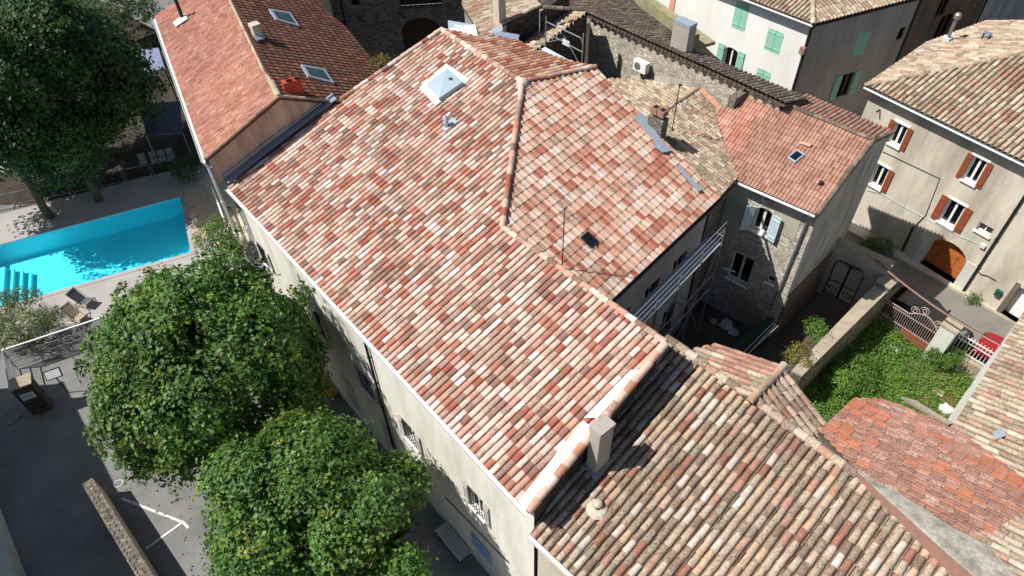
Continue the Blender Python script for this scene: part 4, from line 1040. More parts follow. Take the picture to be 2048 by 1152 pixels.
# ================================================================== WHITE HOUSE WITH GREEN SHUTTERS (top)
wh = root('white_house', W(4, 32, G2), 'white rendered house with pale green shutters and a hipped tile roof at the top', 'house')
WZ = 9.8
i_a, i_b, i_c = P(1488, -4, WZ), P(1626, 49, WZ), P(1832, -4, WZ)
id1 = unit(i_b - i_a); i_a = i_b - id1 * 7.6; id2 = unit(i_c - i_b); i_c = i_b + id2 * 8.2
o1_ = V([id1[1], -id1[0], 0]); o1_ = o1_ if o1_ @ M < 0 else -o1_; o2_ = V([id2[1], -id2[0], 0]); o2_ = o2_ if o2_ @ U > 0 else -o2_
pI1 = Plane(i_b, np.cross(id1, -o1_ + Z * .3)); pI2 = Plane(i_b, np.cross(id2, -o2_ + Z * .3))
hipd = unit(np.cross(pI1.n, pI2.n)); hipd = hipd if hipd[2] > 0 else -hipd; apex = i_b + hipd * 7
tiles(pI1, [[i_a, i_b, apex, i_a + (apex - i_b)]], pI1.dirxy(o1_), .25, .38, 'canal', 'old_pale', 101, jit=.01).build('left_roof', ['tile_old', 'underside'], wh)
tiles(pI2, [[i_b, i_c, i_c + (apex - i_b), apex]], pI2.dirxy(o2_), .25, .38, 'canal', 'old_pale', 102, jit=.01).build('right_roof', ['tile_old', 'underside'], wh)
caps(i_b, apex, .3, 'old_pale', 103, .02).build('ridge_tiles', 'tile_old', wh)
FI = Facade(i_a - o1_ * .35, i_b - o1_ * .35 - id1 * .3, i_a + o1_ * 5)
def hpx(F, tl, br, arch=0, pad=0): a, b = F.px(*tl), F.px(*br); return F.hole([min(a[0], b[0]), max(a[0], b[0]), min(a[1], b[1]), max(a[1], b[1])], arch)
g1 = FI.hole([FI.px(1461, 60)[0], FI.px(1489, 62)[0], FI.px(1472, 58)[1], FI.px(1480, 3)[1]])
g2 = FI.hole([FI.px(1528, 95)[0], FI.px(1557, 112)[0], FI.px(1542, 104)[1], FI.px(1550, 60)[1]], .15)
g3 = FI.hole([FI.px(1448, 110)[0], FI.px(1472, 124)[0], FI.px(1461, 150)[1], FI.px(1464, 96)[1]], .2)
g4 = FI.hole([FI.px(1512, 148)[0], FI.px(1540, 158)[0], FI.px(1520, 190)[1], FI.px(1528, 140)[1]], .2)
FI.wall(0, WZ - .12).build('left_wall', 'plaster_white', wh)
for g_ in (g1, g2, g4): window(FI, wh, g_, shut='closed', shcol='shutter_green', sill=None)
window(FI, wh, g3, shut='open', shcol='shutter_green', sill=None, depth=.18)
FJ = Facade(i_b - o1_ * .35 - id1 * .3, i_c - o2_ * .3, i_c + o2_ * 6)
def fr_(F, c_, w, h): q = F.px(*c_); return [q[0] - w / 2, q[0] + w / 2, q[1] - h / 2, q[1] + h / 2]
j1 = FJ.hole(fr_(FJ, (1722, 88), .95, 1.5), .15); j2 = FJ.hole(fr_(FJ, (1690, 170), .95, 1.6)); j3 = FJ.hole(fr_(FJ, (1802, 67), .5, .8), .1)
FJ.wall(0, WZ - .12).build('right_wall', 'plaster_grey', wh)
window(FJ, wh, j1, shut='closed', shcol='shutter_green', sill=None); window(FJ, wh, j2, frame='wood_dark', shut='open', shcol='shutter_green', sill=None); window(FJ, wh, j3, mull=0, frame='iron_black', sill=None)
gutter(i_a - Z * .05, i_b - Z * .05, o1_, wh, 'gutter_light'); gutter(i_b - Z * .05, i_c - Z * .05, o2_, wh, 'metal_dark')
downpipe([FJ.pt(.25, WZ - .1, .25), FJ.pt(.12, WZ - .5, .07), FJ.pt(.12, G2, .07)], wh, 'metal_dark')
bq = FI.px(1607, 100); mb = MB(); FI.slab(mb, bq[0] - .15, bq[0] + .15, bq[1] - .2, bq[1] + .2, .0, .2); mb.build('meter_box', 'clay_box', wh)
# neighbours further along the same side street
nb = root('terrace_house', FJ.b + id2 * 4, 'shaded grey terrace house with an arched doorway beyond the white house', 'house')
FK2 = Facade(FJ.b + id2 * .02, FJ.b + id2 * 6.0, FJ.b + o2_ * 6)
t1_ = FK2.hole(fr_(FK2, (1888, 8), .8, 1.5)); t2_ = FK2.hole(fr_(FK2, (1884, 58), 1.1, 2.0), .4)
FK2.wall(0, 9.6).build('wall', 'plaster_brown', nb)
window(FK2, nb, t1_, frame='wood_dark', sill=None); window(FK2, nb, t2_, frame='wood_dark', sill=None)
mb = MB(); mb.prism([FK2.pt(0, 9.6, .3), FK2.pt(6, 9.6, .3), FK2.pt(6, 10.8, -5), FK2.pt(0, 10.8, -5)], .12); mb.build('roof', 'tile_old', nb)
downpipe([FK2.pt(.05, 9.4, .07), FK2.pt(.05, G2, .07)], nb, 'metal_dark')
nc = root('corner_terrace_house', FK2.b + id2 * 3, 'shaded terrace house with a dark red door at the far end of the side street', 'house')
FK3 = Facade(FK2.b + id2 * .03, FK2.b + id2 * 5.0, FK2.b + o2_ * 6); t3_ = FK3.hole(fr_(FK3, (1925, 45), .9, 2.2), .2)
FK3.wall(0, 9.0).build('wall', 'plaster_side', nc); FK3.slab(MB(), t3_[0], t3_[1], t3_[2], t3_[3], -.15, .05).build('door', 'wood_dark', nc)
mb = MB(); mb.prism([FK3.pt(0, 9.0, .3), FK3.pt(5, 9.0, .3), FK3.pt(5, 10.2, -5), FK3.pt(0, 10.2, -5)], .12); mb.build('roof', 'tile_old', nc)
downpipe([FK3.pt(.05, 8.8, .07), FK3.pt(.05, G2, .07)], nc, 'metal_dark')

# ================================================================== RIGHT-HAND HOUSE WITH RUST-RED SHUTTERS
rt = root('shuttered_house', W(17, 32, G2), 'large beige house on the right with rust-red shutters and an arched wooden garage door', 'house')
KZ = 9.35
k_a = P(1730, 171, KZ); k_b = P(2048, 325, KZ); kd = unit(k_b - k_a); k_b = k_a + kd * 13
ko = V([kd[1], -kd[0], 0]); ko = ko if ko @ M < 0 else -ko
k_l = P(1872, 82, KZ); kld = unit(k_l - k_a); klo = V([kld[1], -kld[0], 0]); klo = klo if klo @ U < 0 else -klo
pK1 = Plane(k_a, np.cross(kd, -ko + Z * .30))
hp = pK1.at(2046, 108); pK2 = pl3(k_a, k_l, hp)
tiles(pK1, [[k_a, k_b, k_b - ko * 8 + Z * 2.4, hp + (hp - k_a) * .3]], pK1.dirxy(ko), .25, .40, 'canal', 'old_pale', 111, jit=.012,
      spots=[(pK1.at(2036, 160), .8, 'pink'), (pK1.at(2010, 230), .5, 'pink')]).build('front_roof', ['tile_old', 'underside'], rt)
fK2 = [pK2.at(*q) for q in ((1729, 172), (1858, 84), (1925, 80), (1972, 43), (2120, 40), (2150, 70))] 
fK2 = [k_a, pK2.at(1852, 86), pK2.at(1972, 43), pK2.at(2110, 41), hp + (hp - k_a) * .2]
tiles(pK2, [fK2], pK2.dirxy(klo), .23, .38, 'canal', 'old_pale', 112, jit=.012).build('side_roof', ['tile_old', 'underside'], rt)
caps(k_a, hp, .26, 'old_pale', 113, .02, h=.1).build('ridge_tiles', 'tile_old', rt)
FR_ = Facade(k_a - ko * .35 + kd * .25, k_b - ko * .35, k_a + ko * 5)
def wpx(F, bl, br, tl, arch=0):
    x0, x1 = F.px(*bl)[0], F.px(*br)[0]; z0 = F.px(*bl)[1]; z1 = F.px(*tl)[1]; return F.hole([x0, x1, z0, z1], arch)
k1 = wpx(FR_, (1776, 284), (1799, 294), (1786, 240)); k2 = wpx(FR_, (1738, 366), (1762, 376), (1757, 327))
k3 = wpx(FR_, (1924, 357), (1950, 369), (1953, 313)); k4 = wpx(FR_, (1876, 440), (1909, 453), (1899, 396))
k5 = wpx(FR_, (1951, 458), (1980, 471), (1959, 443))
gx0, gx1 = FR_.px(1838, 528)[0], FR_.px(1911, 560)[0]; gh = FR_.px(1903, 485)[1]; kg = FR_.hole([gx0, gx1, G2 + .16, gh], .75)
dx0 = FR_.px(2004, 622)[0]; kdh = FR_.hole([dx0, dx0 + 1.5, G2 + .16, FR_.px(2039, 573)[1]])
FR_.wall(0, KZ - .1, depth=.42).build('front_wall', 'plaster_taupe', rt)
for k_ in (k1, k2, k3, k4): window(FR_, rt, k_, shut='open', shcol='shutter_rust', depth=.16, lintel='white_paint', shw=(k_[1] - k_[0]) * .42)
window(FR_, rt, k5, depth=.2, mull=1, fw=.04)
# garage door of varnished wood
mb = MB(); gw = (gx1 - gx0) / 4; gz0 = G2 + .17
FR_.slab(mb, gx0, gx1, gz0, gh, -.42, .03); gd = mb.build('garage_door', 'wood_varnish', rt)
mb = MB()
for k in range(4):
    x_ = gx0 + gw * k
    for z0_, z1_ in ((gz0 + .08, gz0 + .55), (gz0 + .65, gh - .75)): 
        if z1_ > z0_: FR_.slab(mb, x_ + .06, x_ + gw - .06, z0_, z1_, -.389, .03)
mb.build('door_panel', 'wood_varnish', gd)
FR_.slab(MB(), gx0 - .42, gx0 - .01, G2 + .16, gh - .45, .003, .03).build('stone_jamb', 'plaster_pale', rt); FR_.slab(MB(), gx1 + .01, gx1 + .55, G2 + .16, gh - .45, .003, .03).build('stone_jamb', 'plaster_pale', rt)
mb = MB(); FR_.slab(mb, dx0 + .02, dx0 + 1.48, G2 + .17, kdh[3] - .02, -.40, .05); dd2 = mb.build('door', 'white_paint', rt)
mb = MB(); 
for k in range(5): FR_.slab(mb, dx0 + .1, dx0 + 1.4, G2 + .3 + k * .35, G2 + .32 + k * .35, -.349, .012)
mb.build('door_rail', 'gutter_light', dd2)
mb = MB(); FR_.slab(mb, dx0 - .22, dx0 - .01, G2 + .16, kdh[3] + .15, .003, .03); mb.build('door_jamb', 'plaster_brown', rt)
gutter(k_a - Z * .06, k_b - Z * .06, ko, rt, 'zinc', .08)
q_ = FR_.px(2046, 398); qb_ = FR_.px(1927, 583); downpipe([FR_.pt(q_[0], KZ - .1, .3), FR_.pt((q_[0] + qb_[0]) / 2, KZ - .6, .07), FR_.pt((q_[0] + qb_[0]) / 2, G2 + .16, .07)], rt, 'metal_dark', .06)
mb = MB(); pp = [FR_.px(*q) for q in ((1766, 303), (1880, 357), (1852, 430))]
mb.tube([FR_.pt(*p, .02) for p in pp], .02, 6); mb.build('conduit', 'metal_dark', rt)
mb = MB(); a_, b_ = FR_.px(1827, 455), FR_.px(1805, 501); mb.tube([FR_.pt(*FR_.px(1852, 430), .04), FR_.pt(*a_, .04)], .02, 6); mb.tube([FR_.pt(*a_, .05), FR_.pt(*b_, .05)], .06, 8); mb.build('cable_guard', 'metal_dark', rt)
mb = MB(); pts = [FR_.px(*q) for q in ((1735, 380), (1765, 388), (1840, 430), (1920, 472), (1965, 490))]; mb.tube([FR_.pt(*p, .03) for p in pts], .014, 5); mb.build('wall_cable', 'zinc', rt)
q_ = FR_.px(1967, 491); mb = MB(); FR_.slab(mb, q_[0] - .12, q_[0] + .12, q_[1] - .1, q_[1] + .1, .0, .12); mb.build('junction_box', 'gutter_light', rt)
mb = MB(); pts = [FR_.px(*q) for q in ((1952, 538), (1962, 548), (1975, 551), (1993, 561))]; mb.tube([FR_.pt(*p, .03) for p in pts], .025, 5); mb.build('cable_stub', 'metal_dark', rt)
mb = MB(); w0 = V([*FR_.a[:2], 0]); w_l = V([*k_l[:2], 0]) - klo * .3; wallq(w0, w_l + kld * 4, 0, KZ - .15, KZ - .15); mb.build('side_wall', 'plaster_grey', rt)
q_ = FR_.px(1760, 220); mb = MB(); mb.bar(FR_.pt(*q_, 0), FR_.pt(*q_, .3), .06); mb.build('hook', 'metal_dark', rt)
q_ = FR_.px(1998, 585); mbx_ = MB(); FR_.slab(mbx_, q_[0] - .13, q_[0] + .13, q_[1] - .16, q_[1] + .14, .0, .16)
mo = root('letter_box', FR_.pt(q_[0], q_[1], 0), 'dark green letter box fixed to the beige wall near the white door', 'letter box'); mbx_.build('box', 'mail_green', mo)
mb = MB(); FR_.slab(mb, q_[0] - .15, q_[0] + .15, q_[1] + .14, q_[1] + .17, .0, .19); mb.build('lid', 'mail_green', mo)
vb = pK2.up(.05).at(1893, 82); chimney(rt, vb, .35, .35, vb[2] - .3, vb[2] + .35, 'zinc_pale', kd, cap=False, name='flue_base')
mb = MB(); mb.tube([vb + Z * .3, vb + Z * 1.25], .09, 10); mb.lathe(vb + Z * 1.2, [(.09, 0), (.17, .05), (.17, .25), (.1, .33), (0, .36)], 12); mb.build('flue_pipe', 'metal_grey', rt)
vb = pK2.up(.05).at(1970, 77); mb = MB(); mb.cbox(vb + Z * .3, .38, .3, .03, kd)
for s_ in (-.15, .15): mb.cbox(vb + kd * s_, .04, .26, .3, kd)
mb.build('vent_cover', 'zinc_dark', rt)

# ================================================================== SMALL ROOFS BEHIND THE RIDGE (top centre)
nb2 = root('straw_roof_house', W(0, 16, G2), 'house behind the ridge with straw-coloured tiles and a tall square chimney', 'house')
n1, n2, n3 = P(1080, 12, 12.9), P(1005, 48, 12.7), P(925, 14, 11.9)
pN = pl3(n1, n2, n3); fN = [pN.at(*q) for q in ((1082, 11), (1006, 47), (984, 74), (962, 72), (924, 12), (930, -30), (1045, -30))]
tiles(pN, [fN], pN.dirxy(pN.at(960, 55) - pN.at(1060, 18)), .235, .38, 'canal', 'old_pale', 121, jit=.012, spots=[(pN.at(950, 20), .6, 'pink'), (pN.at(1000, 25), .4, 'pink')]).build('roof', ['tile_old', 'underside'], nb2)
mb = MB(); wallq(n2 - U * .05, n1 - U * .05, 0, n2[2] - .12, n1[2] - .12); wallq(n1 - U * .05, pN.at(1045, -30), 0, n1[2] - .12, 12.8); wallq(n2 - U * .05, pN.at(970, 74), 0, n2[2] - .12, 12.2); mb.build('walls', 'stone_dark', nb2)
caps(n2, n1, .22, 'old_pale', 122, .02).build('verge_tiles', 'tile_old', nb2)
cb_ = pN.at(1000, 46); chimney(nb2, cb_, .42, .42, cb_[2] - .4, cb_[2] + 1.75, 'plaster_beige', U, rim=.1)
mb = MB(); z_ = pN.up(.1); mb.prism([z_.at(*q) for q in ((984, 58), (990, 70), (1006, 62), (1004, 50))], .04); mb.build('flashing', 'zinc', nb2)
oo = root('lean_to_roof', W(1.5, 17, G2), 'narrow shaded lean-to roof with a row of pale tile ends behind the small scaffold', 'outbuilding')
o_a, o_b = P(1177, 25, 12.0), P(1070, 106, 12.0); o_c = o_b - U * 1.5 - Z * .5
pO = pl3(o_a, o_b, o_c)
tiles(pO, [[o_a, o_b, o_c, o_a - U * 1.5 - Z * .5]], pO.dirxy(-U), .36, .4, 'canal', 'old_pale', 131, jit=.012).build('roof', ['tile_old', 'underside'], oo)
mb = MB(); wallq(o_b - U * .08, o_a - U * .08, 0, 11.85, 11.85); wallq(o_a - U * .08, o_a - U * 1.5, 0, 11.85, 11.3); wallq(o_a - U * 1.4, n1, 0, 12.6, 12.6); mb.build('walls', 'stone_dark', oo)
caps(n1 + Z * -.1, P(1168, 22, 12.5), .26, 'grey', 133, .02).build('coping_tiles', 'tile_dark', oo)
# rubble building with an arch (top, behind the dark roof)
ru = root('arched_stone_building', P(790, 60, 0), 'shaded rubble-stone building with a big arch and a dark timber loggia', 'building')
ga, gb = P(640, 62, 7), P(930, 42, 7); FG = Facade(ga, gb, (0, 0))
ah = FG.hole([FG.px(808, 95)[0], FG.px(884, 95)[0], FG.px(806, 190)[1], FG.px(845, 35)[1]], .9)
lh = FG.hole([FG.px(800, 10)[0], FG.px(884, 10)[0], FG.px(800, 20)[1], FG.px(800, 20)[1] + 3])
sh_ = FG.hole(fr_(FG, (711, 3), .5, .5))
FG.wall(-2, 13.5, depth=.6).build('wall', 'stone_grey', ru)
mb = MB(); FG.slab(mb, ah[0] - .3, ah[1] + .3, ah[2], ah[3] + .2, -.95, .3); mb.build('timber_doors', 'wood_dark', ru)
mb = MB(); FG.slab(mb, lh[0] - .1, lh[1] + .1, lh[2], lh[3], -.9, .25); mb.build('loggia_back', 'wood_dark', ru)
mb = MB(); 
for k in range(9): x_ = lh[0] + (lh[1] - lh[0]) * k / 8; mb.bar(FG.pt(x_, lh[2], -.1), FG.pt(x_, lh[2] + 1.0, -.1), .05)
mb.bar(FG.pt(lh[0], lh[2] + 1, -.1), FG.pt(lh[1], lh[2] + 1, -.1), .07); mb.build('balustrade', 'wood_dark', ru)
window(FG, ru, sh_, mull=0, frame='wood_dark', sill='clay_box')
q_ = FG.px(683, 10); downpipe([FG.pt(q_[0], 12, .08), FG.pt(q_[0], 0, .08)], ru, 'metal_dark', .06)
q_ = FG.px(655, 0); mb = MB(); mb.box(FG.pt(q_[0] - .35, 0, .0), FG.d * .5, FG.n * .5, Z * 11.5); mb.build('quoin_pier', 'plaster_beige', ru)
for q0_ in ((722, 38), (803, 30)): q_ = FG.px(*q0_); mb = MB(); mb.bar(FG.pt(q_[0] - .22, q_[1] + .2, .03), FG.pt(q_[0] + .22, q_[1] - .2, .03), .07); mb.build('wall_anchor', 'iron_black', ru)
# parapet, metal railing and pink-white house beyond the long range
pp_ = root('mossy_parapet', P(1340, 30, G2), 'long mossy concrete parapet along the raised walk beyond the grey roof', 'wall')
a_, b_ = P(1262, -22, 8.2), P(1390, 70, 8.2); d_ = unit(b_ - a_); n_ = V([-d_[1], d_[0], 0]); n_ = n_ if n_ @ M > 0 else -n_
mb = MB(); mb.box(V([a_[0], a_[1], 0.]), b_ - a_, n_ * .35, Z * 8.2); mb.build('parapet', 'concrete_moss', pp_)
mb = MB(); mb.box(V([a_[0], a_[1], 7.2]) + n_ * .352, b_ - a_, n_ * 1.3, Z * .2); mb.build('walkway', 'concrete_moss', pp_)
ms = root('metal_railing', P(1270, 20, G2), 'white metal slatted railing at the edge of the grey roof', 'railing')
a_, b_ = P(1252, -6, 9.6), P(1288, 34, 9.6); 
for k in range(6): MB().bar(a_ - Z * .16 * k, b_ - Z * .16 * k, .05).build('rail', 'white_paint', ms)
for e_ in (a_, b_): MB().bar(e_ + Z * .05, e_ - Z * 8.0, .06).build('post', 'white_paint', ms)
pk = root('pink_white_house', FI.a - id1 * 3, 'white house front with pink pilasters beside the mossy parapet', 'house')
FP = Facade(FI.a - id1 * 9 - o1_ * .2, FI.a - id1 * .02 - o1_ * .2, FI.a + o1_ * 8)
hh = FP.hole([FP.L - 1.7, FP.L - .8, 3.4, 6.0], .2); hh2 = FP.hole([FP.L - 4.6, FP.L - 3.7, 3.4, 6.0], .2)
FP.wall(0, 9.8).build('wall', 'plaster_white', pk)
mb = MB(); FP.slab(mb, FP.L - 2.6, FP.L - 2.2, 1.5, 9.7, .003, .05); mb.build('pilaster', 'clay_pink', pk)
mb = MB(); FP.slab(mb, FP.L - 5.6, FP.L - 5.2, 1.5, 9.7, .003, .05); mb.build('pilaster', 'clay_pink', pk)
window(FP, pk, hh, frame='clay_pink', bars='iron_black'); window(FP, pk, hh2, frame='clay_pink')

# ================================================================== SCAFFOLDING
sc = root('scaffolding', W(16, 11, G2), 'tube scaffolding with a pale deck along the eaves over the shaded courtyard', 'scaffolding')
so_ = unit(V([*dropE[:2], 0])); sA_ = V([*e1[:2], 0]) + so_ * .62 + eaveE * .1; sL = np.linalg.norm((e2 - e1)[:2]) - 1.2
se = unit(e2 - e1); levels = (8.0, 6.0, 4.0)
S_ = lambda s, o, z: sA_ + se * s + so_ * o + Z * z
npost = 5
for k in range(npost):
    s_ = sL * k / (npost - 1)
    for o_ in (0, .7): MB().tube([S_(s_, o_, G2), S_(s_, o_, 8.0 + (1.25 if o_ else .1))], .026, 6).build('standard', 'scaffold_tube', sc)
    for z_ in (8.6, 6.0): MB().tube([S_(s_, 0, z_), S_(s_, .7, z_)], .022, 6).build('transom', 'scaffold_tube', sc)
for z_ in (9.75, 9.4, 9.05, 6.9, 6.0): MB().tube([S_(0, .7, z_), S_(sL, .7, z_)], .024, 6).build('guard_rail', 'scaffold_tube', sc)
for k in range(npost - 1):
    s0_, s1_ = sL * k / (npost - 1), sL * (k + 1) / (npost - 1)
    mb = MB(); mb.box(S_(s0_ + .02, .04, 8.55), se * (s1_ - s0_ - .04), so_ * .36, Z * .06); mb.box(S_(s0_ + .02, .42, 8.55), se * (s1_ - s0_ - .04), so_ * .26, Z * .06); mb.build('deck', 'deck_steel', sc)
    a_, b_ = (S_(s0_, .72, 6.0), S_(s1_, .72, 8.6)) if k % 2 else (S_(s0_, .72, 8.6), S_(s1_, .72, 6.0))
    MB().tube([a_, b_], .02, 6).build('brace', 'scaffold_tube', sc)
    MB().tube([S_(s0_, .72, 6.0 if k % 2 else 3.0), S_(s1_, .72, 3.0 if k % 2 else 6.0)], .02, 6).build('brace', 'scaffold_tube', sc)
for s_ in (0, sL): MB().tube([S_(s_, 0, 9.0), S_(s_, .7, 9.0)], .022, 6).build('guard_rail', 'scaffold_tube', sc)
for s_, z_ in ((2.6, 5.9), (7.1, 6.8)): MB().tube([S_(s_, .8, z_), S_(s_, 1.35, z_ + .1)], .03, 6).build('tube_end', 'gutter_light', sc)
s2_ = root('small_scaffold', P(1125, 120, 12), 'small tube scaffold frame standing at the back of the big roof', 'scaffolding')
pa, pb = P(1091, 100, 12.3), P(1163, 136, 12.3); 
for p_ in (pa, pb): MB().tube([p_ - Z * 1.5, p_ + Z * 1.6], .03, 6).build('standard', 'metal_grey', s2_)
MB().tube([pa + Z * 1.35, pa + (pb - pa) * .94 + Z * 1.35, pb + Z * 1.15], .026, 6).build('guard_rail', 'metal_grey', s2_)
MB().tube([pa + Z * .85, pb + Z * .75], .024, 6).build('guard_rail', 'metal_grey', s2_); MB().tube([pa + (pb - pa) * .5 + Z * 1.1, pb + Z * .0], .02, 6).build('brace', 'metal_grey', s2_)
MB().tube([pa + (pb - pa) * .6 - U * 2.2 + Z * -.1, pa + (pb - pa) * .45 + Z * .9], .026, 6).build('brace', 'metal_grey', s2_)
mb = MB(); c_ = pa + (pb - pa) * .47 + Z * .95; d_ = unit(pb - pa); mb.box(c_, d_ * .42, np.cross(d_, Z) * .01, Z * -.26); mb.build('sign_plate', 'sign_white', s2_)

# ================================================================== COURTYARD AND LANE
pf = root('sunlit_fence_part', P(1497, 640, 1.6), 'sunlit part of a weathered plank fence, shaped as a panel leaning in the courtyard', 'wooden panel')
A_, B_, C_, D_ = P(1478, 584, 3.7), P(1530, 622, 3.3), P(1500, 662, 1.62), P(1489, 655, 1.62)  # panel outline shaped to the sunlit area of the fence; shaded rest not built
for k in range(8):
    t0_, t1_ = k / 8, (k + .92) / 8; mb = MB(); a0_ = A_ + (B_ - A_) * t0_; a1_ = A_ + (B_ - A_) * t1_; c0_ = D_ + (C_ - D_) * t0_ * 1.0; c1_ = D_ + (C_ - D_) * t1_
    n_ = unit(np.cross(a1_ - a0_, c0_ - a0_)) * .03; mb.prism([a0_, a1_, c1_, c0_], n_); mb.build('plank', 'wood_grey', pf)
rg = root('rag_heap', P(1452, 655, 1.6), 'heap of pale rags and plastic lying on the dark courtyard floor', 'rags')
rr = random.Random(4); c_ = P(1452, 652, 1.52)
def lump(c, r, h, seed, n=14, m_=7):
    q = random.Random(seed); mb = MB(); R_ = []
    for j in range(m_):
        f = j / (m_ - 1); rad = r * math.cos(f * math.pi / 2); R_.append([V(c) + V([math.cos(2 * math.pi * k / n) * rad * q.uniform(.75, 1.2), math.sin(2 * math.pi * k / n) * rad * q.uniform(.75, 1.2), h * math.sin(f * math.pi / 2) * q.uniform(.85, 1.12)]) for k in range(n)])
    for j in range(m_ - 1):
        for k in range(n): mb.face([R_[j][k], R_[j][(k + 1) % n], R_[j + 1][(k + 1) % n], R_[j + 1][k]])
    return mb
lump(c_, .36, .35, 1).build('rag', 'rag_white', rg); lump(c_ + V([.25, -.4, 0]), .26, .16, 2).build('rag', 'rag_white', rg); lump(c_ + V([-.55, .3, 0]), .18, .2, 3).build('rag', 'clay_pink', rg)
lw = root('courtyard_wall', W(16.8, 11, G2), 'low wall hung with dark green netting between courtyard and lane', 'wall')
mb = MB(); mb.box(W(16.65, 4.5, G2), M * 12.6, U * .22, Z * 1.75); mb.build('wall', 'stone_dark', lw)
mb = MB(); rr = random.Random(7); K_ = 26
prev = None
for k in range(K_ + 1):
    m_ = 4.8 + 12.0 * k / K_; cur = [W(16.62 + rr.uniform(-.03, .03), m_, G2 + .9 + rr.uniform(-.2, .2)), W(16.60, m_, G2 + 1.8 + rr.uniform(-.05, .08)), W(16.9 + rr.uniform(-.03, .08), m_, G2 + 1.8 + rr.uniform(-.06, .1)), W(16.92 + rr.uniform(-.02, .08), m_, G2 + 1.1 + rr.uniform(-.3, .2))]
    if prev:
        for i in range(3): mb.face([prev[i], prev[i + 1], cur[i + 1], cur[i]])
    prev = cur
mb.build('netting', 'net_green', lw)
c_ = P(1563, 602, 3.35); lump(c_ - Z * .1, .33, .25, 11).build('rubble', 'plaster_pale', lw); 
for k, (dx_, s_) in enumerate(((0, .0), (.12, .1), (.25, -.1))):
    MB().tube([W(17.1 + dx_, 16.5, 3.6), W(17.2 + dx_ + s_, 13.5, 3.25), W(17.1 + dx_, 10.5, 3.0 + s_), W(17.35 + dx_, 8.4, 2.4), W(17.2 + dx_, 7.0, 1.9)], .02, 6).build('cable', 'zinc', lw)
gw_ = root('lane_gate_wall', W(18, 22, G2), 'rendered wall across the shaded lane with an arched opening', 'wall')
FW = Facade(P(1640, 587, G2) - (P(1693, 612, G2) - P(1640, 587, G2)) * .02, W(19.1, 22.05, 0), W(18, 10, 0))
FW = Facade(W(16.55, 21.8, 0), W(19.15, 22.15, 0), W(18, 10, 0))
gl, grr = FW.px(1641, 588), FW.px(1693, 612); ga_ = FW.px(1702, 524)
gx = [max(.12, gl[0]), min(FW.L - .2, grr[0] + .15)]
gho = FW.hole([gx[0], gx[1], G2, ga_[1]], .5)
FW.wall(G2, ga_[1] + .75, depth=.35).build('wall', 'plaster_grey', gw_)
mb = MB(); mb.prism([FW.pt(0, ga_[1] + .755, .05), FW.pt(FW.L, ga_[1] + .755, .05), FW.pt(FW.L, ga_[1] + .755, -.4), FW.pt(0, ga_[1] + .755, -.4)], .06); mb.build('coping', 'concrete_top', gw_)
ig = root('iron_gate', FW.pt((gx[0] + gx[1]) / 2, G2, -.15), 'black wrought-iron double gate filling the arch at the end of the lane', 'gate')
def gate_leaf(x0, x1):
    g = MB(); z1 = ga_[1] - .35
    for x_ in (x0, x1): g.bar(FW.pt(x_, G2 + .05, -.16), FW.pt(x_, z1, -.16), .05)
    for z_ in (G2 + .08, G2 + .95, G2 + 1.05, z1): g.bar(FW.pt(x0, z_, -.16), FW.pt(x1, z_, -.16), .035)
    for k in range(1, 8): x_ = x0 + (x1 - x0) * k / 8; g.bar(FW.pt(x_, G2 + 1.05, -.16), FW.pt(x_, z1, -.16), .018)
    for k in range(4):
        cx_ = x0 + (x1 - x0) * (k + .5) / 4
        g.tube([FW.pt(cx_ + math.cos(a) * .11 * (1 - a / 14), G2 + .52 + math.sin(a) * .3 * (1 - a / 14), -.16) for a in np.linspace(0, 9, 20)], .014, 4)
    return g
xm = (gx[0] + gx[1]) / 2
gate_leaf(gx[0] + .04, xm - .02).build('gate_leaf', 'iron_black', ig); gate_leaf(xm + .02, gx[1] - .04).build('gate_leaf', 'iron_black', ig)
g = MB(); 
for k in range(9):
    a = math.pi * (k + .5) / 9; g.bar(FW.pt(xm, ga_[1] - .5, -.16), FW.pt(xm + math.cos(a) * (xm - gx[0]) * .97, ga_[1] - .5 + math.sin(a) * .48, -.16), .016)
g.bar(FW.pt(gx[0] + .03, ga_[1] - .33, -.16), FW.pt(gx[1] - .03, ga_[1] - .33, -.16), .06); g.build('fanlight_grille', 'iron_black', ig)
gwl = root('garden_wall', W(19.2, 16, G2), 'long stone garden wall with a flat sunlit top between lane and garden', 'wall')
t1_, t2_, t3_, t4_ = P(1752, 566, 4.0), P(1778, 580, 4.0), P(1604, 752, 4.0), P(1582, 742, 4.0)
mb = MB(); mb.prism([V([*p[:2], 0]) for p in (t1_, t2_, t3_, t4_)], 3.92); mb.build('wall', 'stone_grey', gwl)
mb = MB(); mb.prism([V([*p[:2], 3.924]) for p in (t1_, t2_, t3_, t4_)], .08); mb.build('coping', 'concrete_top', gwl)
pe = root('corner_pier', t2_ * V([1, 1, 0]) + Z * G2, 'weathered stone pier at the top end of the garden wall', 'pillar')
mb = MB(); mb.cbox(W(19.3, 21.9, G2), .6, .6, 2.75, U); mb.build('shaft', 'stone_grey', pe); mb = MB(); mb.cbox(W(19.3, 21.9, G2 + 2.752), .7, .7, .1, U); mb.build('cap', 'concrete_top', pe)

